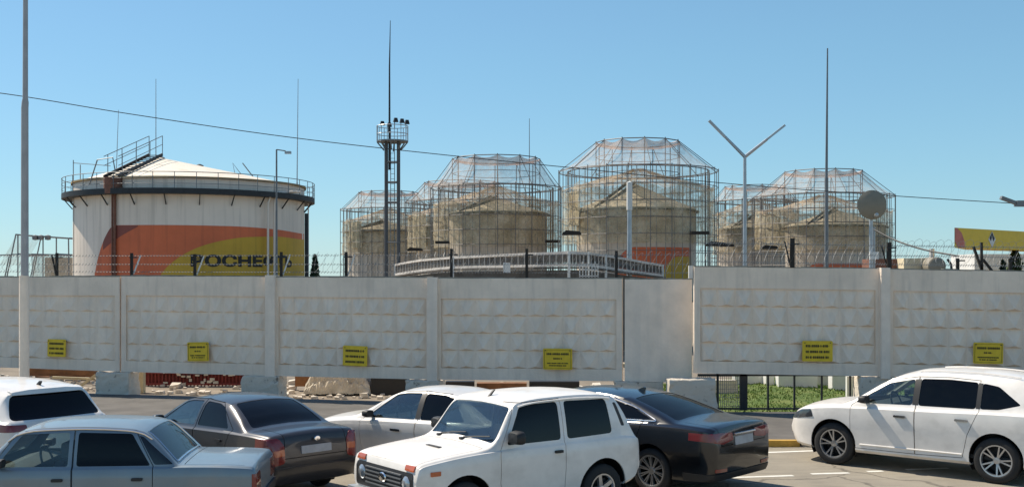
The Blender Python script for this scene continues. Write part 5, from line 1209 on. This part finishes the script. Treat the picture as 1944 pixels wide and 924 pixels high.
H_ = zh - zl
b = MB(); b.add([fq(s, zl + H_ * t, .012) for s, t in ((.02, .3), (.35, 0.01), (1.1, .01), (1.05, .35), (.75, .75), (.3, .99), (.02, .99))], [tuple(range(7))]); b.build('red_corner', mat('fascia_red', (.55, .14, .1), .5, var=.2, scale=2), root)
s0 = (1881 - 1812) / 178 * L_ * .96
b = MB(); b.add([fq(s0 + x * .42, zl + H_ * .5 + z * .46, .016) for x, z in ((0, -1), (1, 0), (0, 1), (-1, 0))], [(0, 1, 2, 3)]); b.build('emblem', M['white'], root)
b = MB()
for x, z in ((0, .42), (-.36, .02), (.36, .02)): b.add([fq(s0 + (x + u * .3) * .42 * 1.1, zl + H_ * .55 + (z + w * .38) * .46, .02) for u, w in ((0, -1), (1, 0), (0, 1), (-1, 0))], [(0, 1, 2, 3)])
b.build('emblem_mark', M['black'], root)
for s in (1.2, L_ - .3):
    b = MB(); p = d * s + nb * 2; b.tube([(p.x, p.y, 0), (p.x, p.y, zl)], .15, 8); b.build('column', M['white'], root, 40)
D = 74; box_px(1850, 2000, 482, 512, D, 4, 'white_kiosk', M['white'], 'white kiosk wall under the yellow canopy', 'kiosk')
for k, (x0, y0, x1, y1, lab) in enumerate(((1863, 460, 1864, 513, 'upright black post under the fascia emblem'), (1848, 468, 1864, 511, 'black strut leaning left under the fascia emblem'), (1866, 492, 1884, 513, 'black strut leaning right under the fascia emblem'))):
    p, q = at(x0, y0, 25.68), at(x1, y1 + 2, 25.68); b = MB(); b.bar(p, q, .055, .05); tag(b.build('black_strut', M['plank']), lab, 'strut', 'black struts on the wall')
D = 55; p = at(1780, 500, D); root = thing('steel_cylinder', 'dark round steel cylinder lying behind the tall wall', 'cylinder', (p.x, p.y, 0)); r_ = 17 / FPX * D
b = MB(); zc = zt(505, D); b.lathe([(0, -.02), (r_ * .8, 0), (r_, .08), (r_, 3.6), (r_ * .8, 3.7), (0, 3.75)], 28, 'y', c=(0, 0, zc)); b.build('drum', M['dish'], root, 40)
b = MB(); b.tube([(r_ * 1.0, -.1, zc + .35), (r_ * 1.4, -.1, zc + .1), (r_ * 1.6, -.1, zc - .6)], .06, 6); b.build('pipe', M['steel_d'], root, 40)
b = MB(); b.box((0, 1.8, (zc - r_) / 2), (.6, 3, zc - r_)); b.build('cradle', M['steel_d'], root)
box_px(1716, 1764, 490, 525, 56, 2, 'cream_container', M['roofpale'], 'cream container between the two dark steel shapes', 'container'); box_px(1660, 1717, 491, 525, 57, 2, 'brown_container', M['rust'], 'brown container right of the dish pole', 'container')
def tree(px, ytop, D, wpx, lab, m, seed, leaf=.16, cnt=1500, ybase=525, name='conifer_tree', pw=.8):
    p = at(px, ybase, D); h = zt(ytop, D); w = wpx / FPX * D / 2; z0 = .12 * h; root = thing(name, lab, 'tree', (p.x, p.y, 0), 0, 'trees beyond the wall'); rng = random.Random(seed)
    b = MB(); b.tube([(0, 0, 0), (.03, 0, h * .5), (0, 0, h * .93)], [.14, .09, .02], 7)
    for i in range(14): z = h * (.2 + .7 * i / 14); a = rng.uniform(0, 6.3); rr = w * (1 - z / h)**pw * .8; b.tube([(0, 0, z), (rr * math.cos(a), rr * math.sin(a), z + .15)], [.03, .01], 4)
    b.build('trunk', M['bark'], root)
    b = MB(); bumps = [(rng.uniform(0, 6.3), rng.random(), rng.uniform(.15, .4)) for _ in range(14)]
    for i in range(cnt):
        t = rng.random()**.8; a = rng.uniform(0, 6.3); rr = w * min(1, (1 - t) * 1.25)**pw * (1 + sum(s * max(0, math.cos(a - ba)) * max(0, 1 - abs(t - bt) * 6) for ba, bt, s in bumps) * .6) * math.sqrt(rng.uniform(.25, 1)); c = Vector((rr * math.cos(a), rr * math.sin(a), z0 + (h - z0) * t)); u = Vector((rng.gauss(0, 1), rng.gauss(0, 1), rng.gauss(.5, 1))).normalized(); v = u.orthogonal().normalized(); s = leaf * rng.uniform(.6, 1.3)
        b.add([c - v * s * .4, c + u * s, c + v * s * .4, c - u * s * .3], [(0, 1, 2, 3)])
    b.build('crown', M[m], root)
tree(598, 484, 105, 19, 'slim dark cypress between the painted tank and the cages', 'leaf', 3, .2, 2600, name='cypress_tree', pw=.55)
tree(1927, 468, 66, 52, 'pointed green conifer under the yellow canopy', 'leafl', 4, .2, 1800)
tree(1904, 494, 64, 24, 'small dark shrub left of the pointed conifer', 'leaf', 5, .16, 900, name='shrub', pw=.5)
# ------------------------------------------------------------------ the parked cars
def place(spec, xl, side, P, heading):
    """car origin so that local point (xl from the rear bumper, lateral offset to the left) stands at plan point P"""
    f = Vector((heading[0], heading[1])).normalized(); l = Vector((-f.y, f.x)); xm = sum(spec['axles']) / 2
    o = Vector((P[0], P[1])) - f * (xl - xm) - l * side; return (o.x, o.y), f
def put(name, label, spec, xl, side, P, heading): loc, f = place(spec, xl, side, P, heading); return car(name, label, loc, f, spec)
put('crossover_car', 'white crossover parked alone at the right with its long side in view', SUV, 3.69, .80, (5.57, 19.15), (-.745, .667))
put('off_road_car', 'white boxy three-door off-roader facing forward in the middle', NIVA, .70, .74, (1.20, 15.06), (-.805, -.593))
put('saloon_car', 'glossy black saloon seen from behind, right of the white off-roader', LEXUS, 1.08, .80, (2.11, 16.6), (-.75, .66))
put('saloon_car', 'dark grey saloon with red tail lamps seen from behind', ACCENT, 0.05, .78, (-3.40, 15.5), (-.715, .70))
put('saloon_car', 'pale saloon half hidden between the dark grey saloon and the off-roader', SEDAN, 3.0, .84, (-2.33, 17.95), (-.82, .57))
put('saloon_car', 'old boxy blue-silver saloon in the lower left corner', LADA, 0.0, .78, (-3.09, 13.4), (-.995, -.075))
SUV2 = dict(SUV); 
def squash(keys): return [(x, z if z < .7 else .7 + (z - .7) * .86) for x, z in keys]
SUV2['top'], SUV2['belt'] = squash(SUV['top']), squash(SUV['belt'])
SUV2['windows'] = [(squash(p), r, g, d) for p, r, g, d in SUV['windows']]; SUV2['doors'] = [squash(p) for p in SUV['doors']]
SUV2['patches'] = [(n, squash(p), *q) for n, p, *q in SUV['patches'] if n in ('taillight', 'spoiler')]; SUV2['hatchglass'] = squash([(-.76, 1.1), (.76, 1.1), (.62, 1.515), (-.62, 1.515)])
SUV2['ws_z'] = .98; SUV2['handles'] = []; SUV2['mirror'] = (3.1, 1.1, 'trim', (.25, .15))
def hatch_extra(lf, part, root):
    b = MB(); b.prism([(.62, lf.top_z(.62) - .01), (.7, lf.top_z(.7) - .01), (.6, lf.top_z(.6) + .07), (.57, lf.top_z(.6) + .06)], 'y', -.02, .02); part('aerial', b.mesh('a'), [M['trim']])
SUV2['extra'] = hatch_extra
put('hatchback_car', 'white hatchback at the left edge showing its dark rear window', SUV2, .1, -.86, (-6.57, 18.0), (-.8, .6))
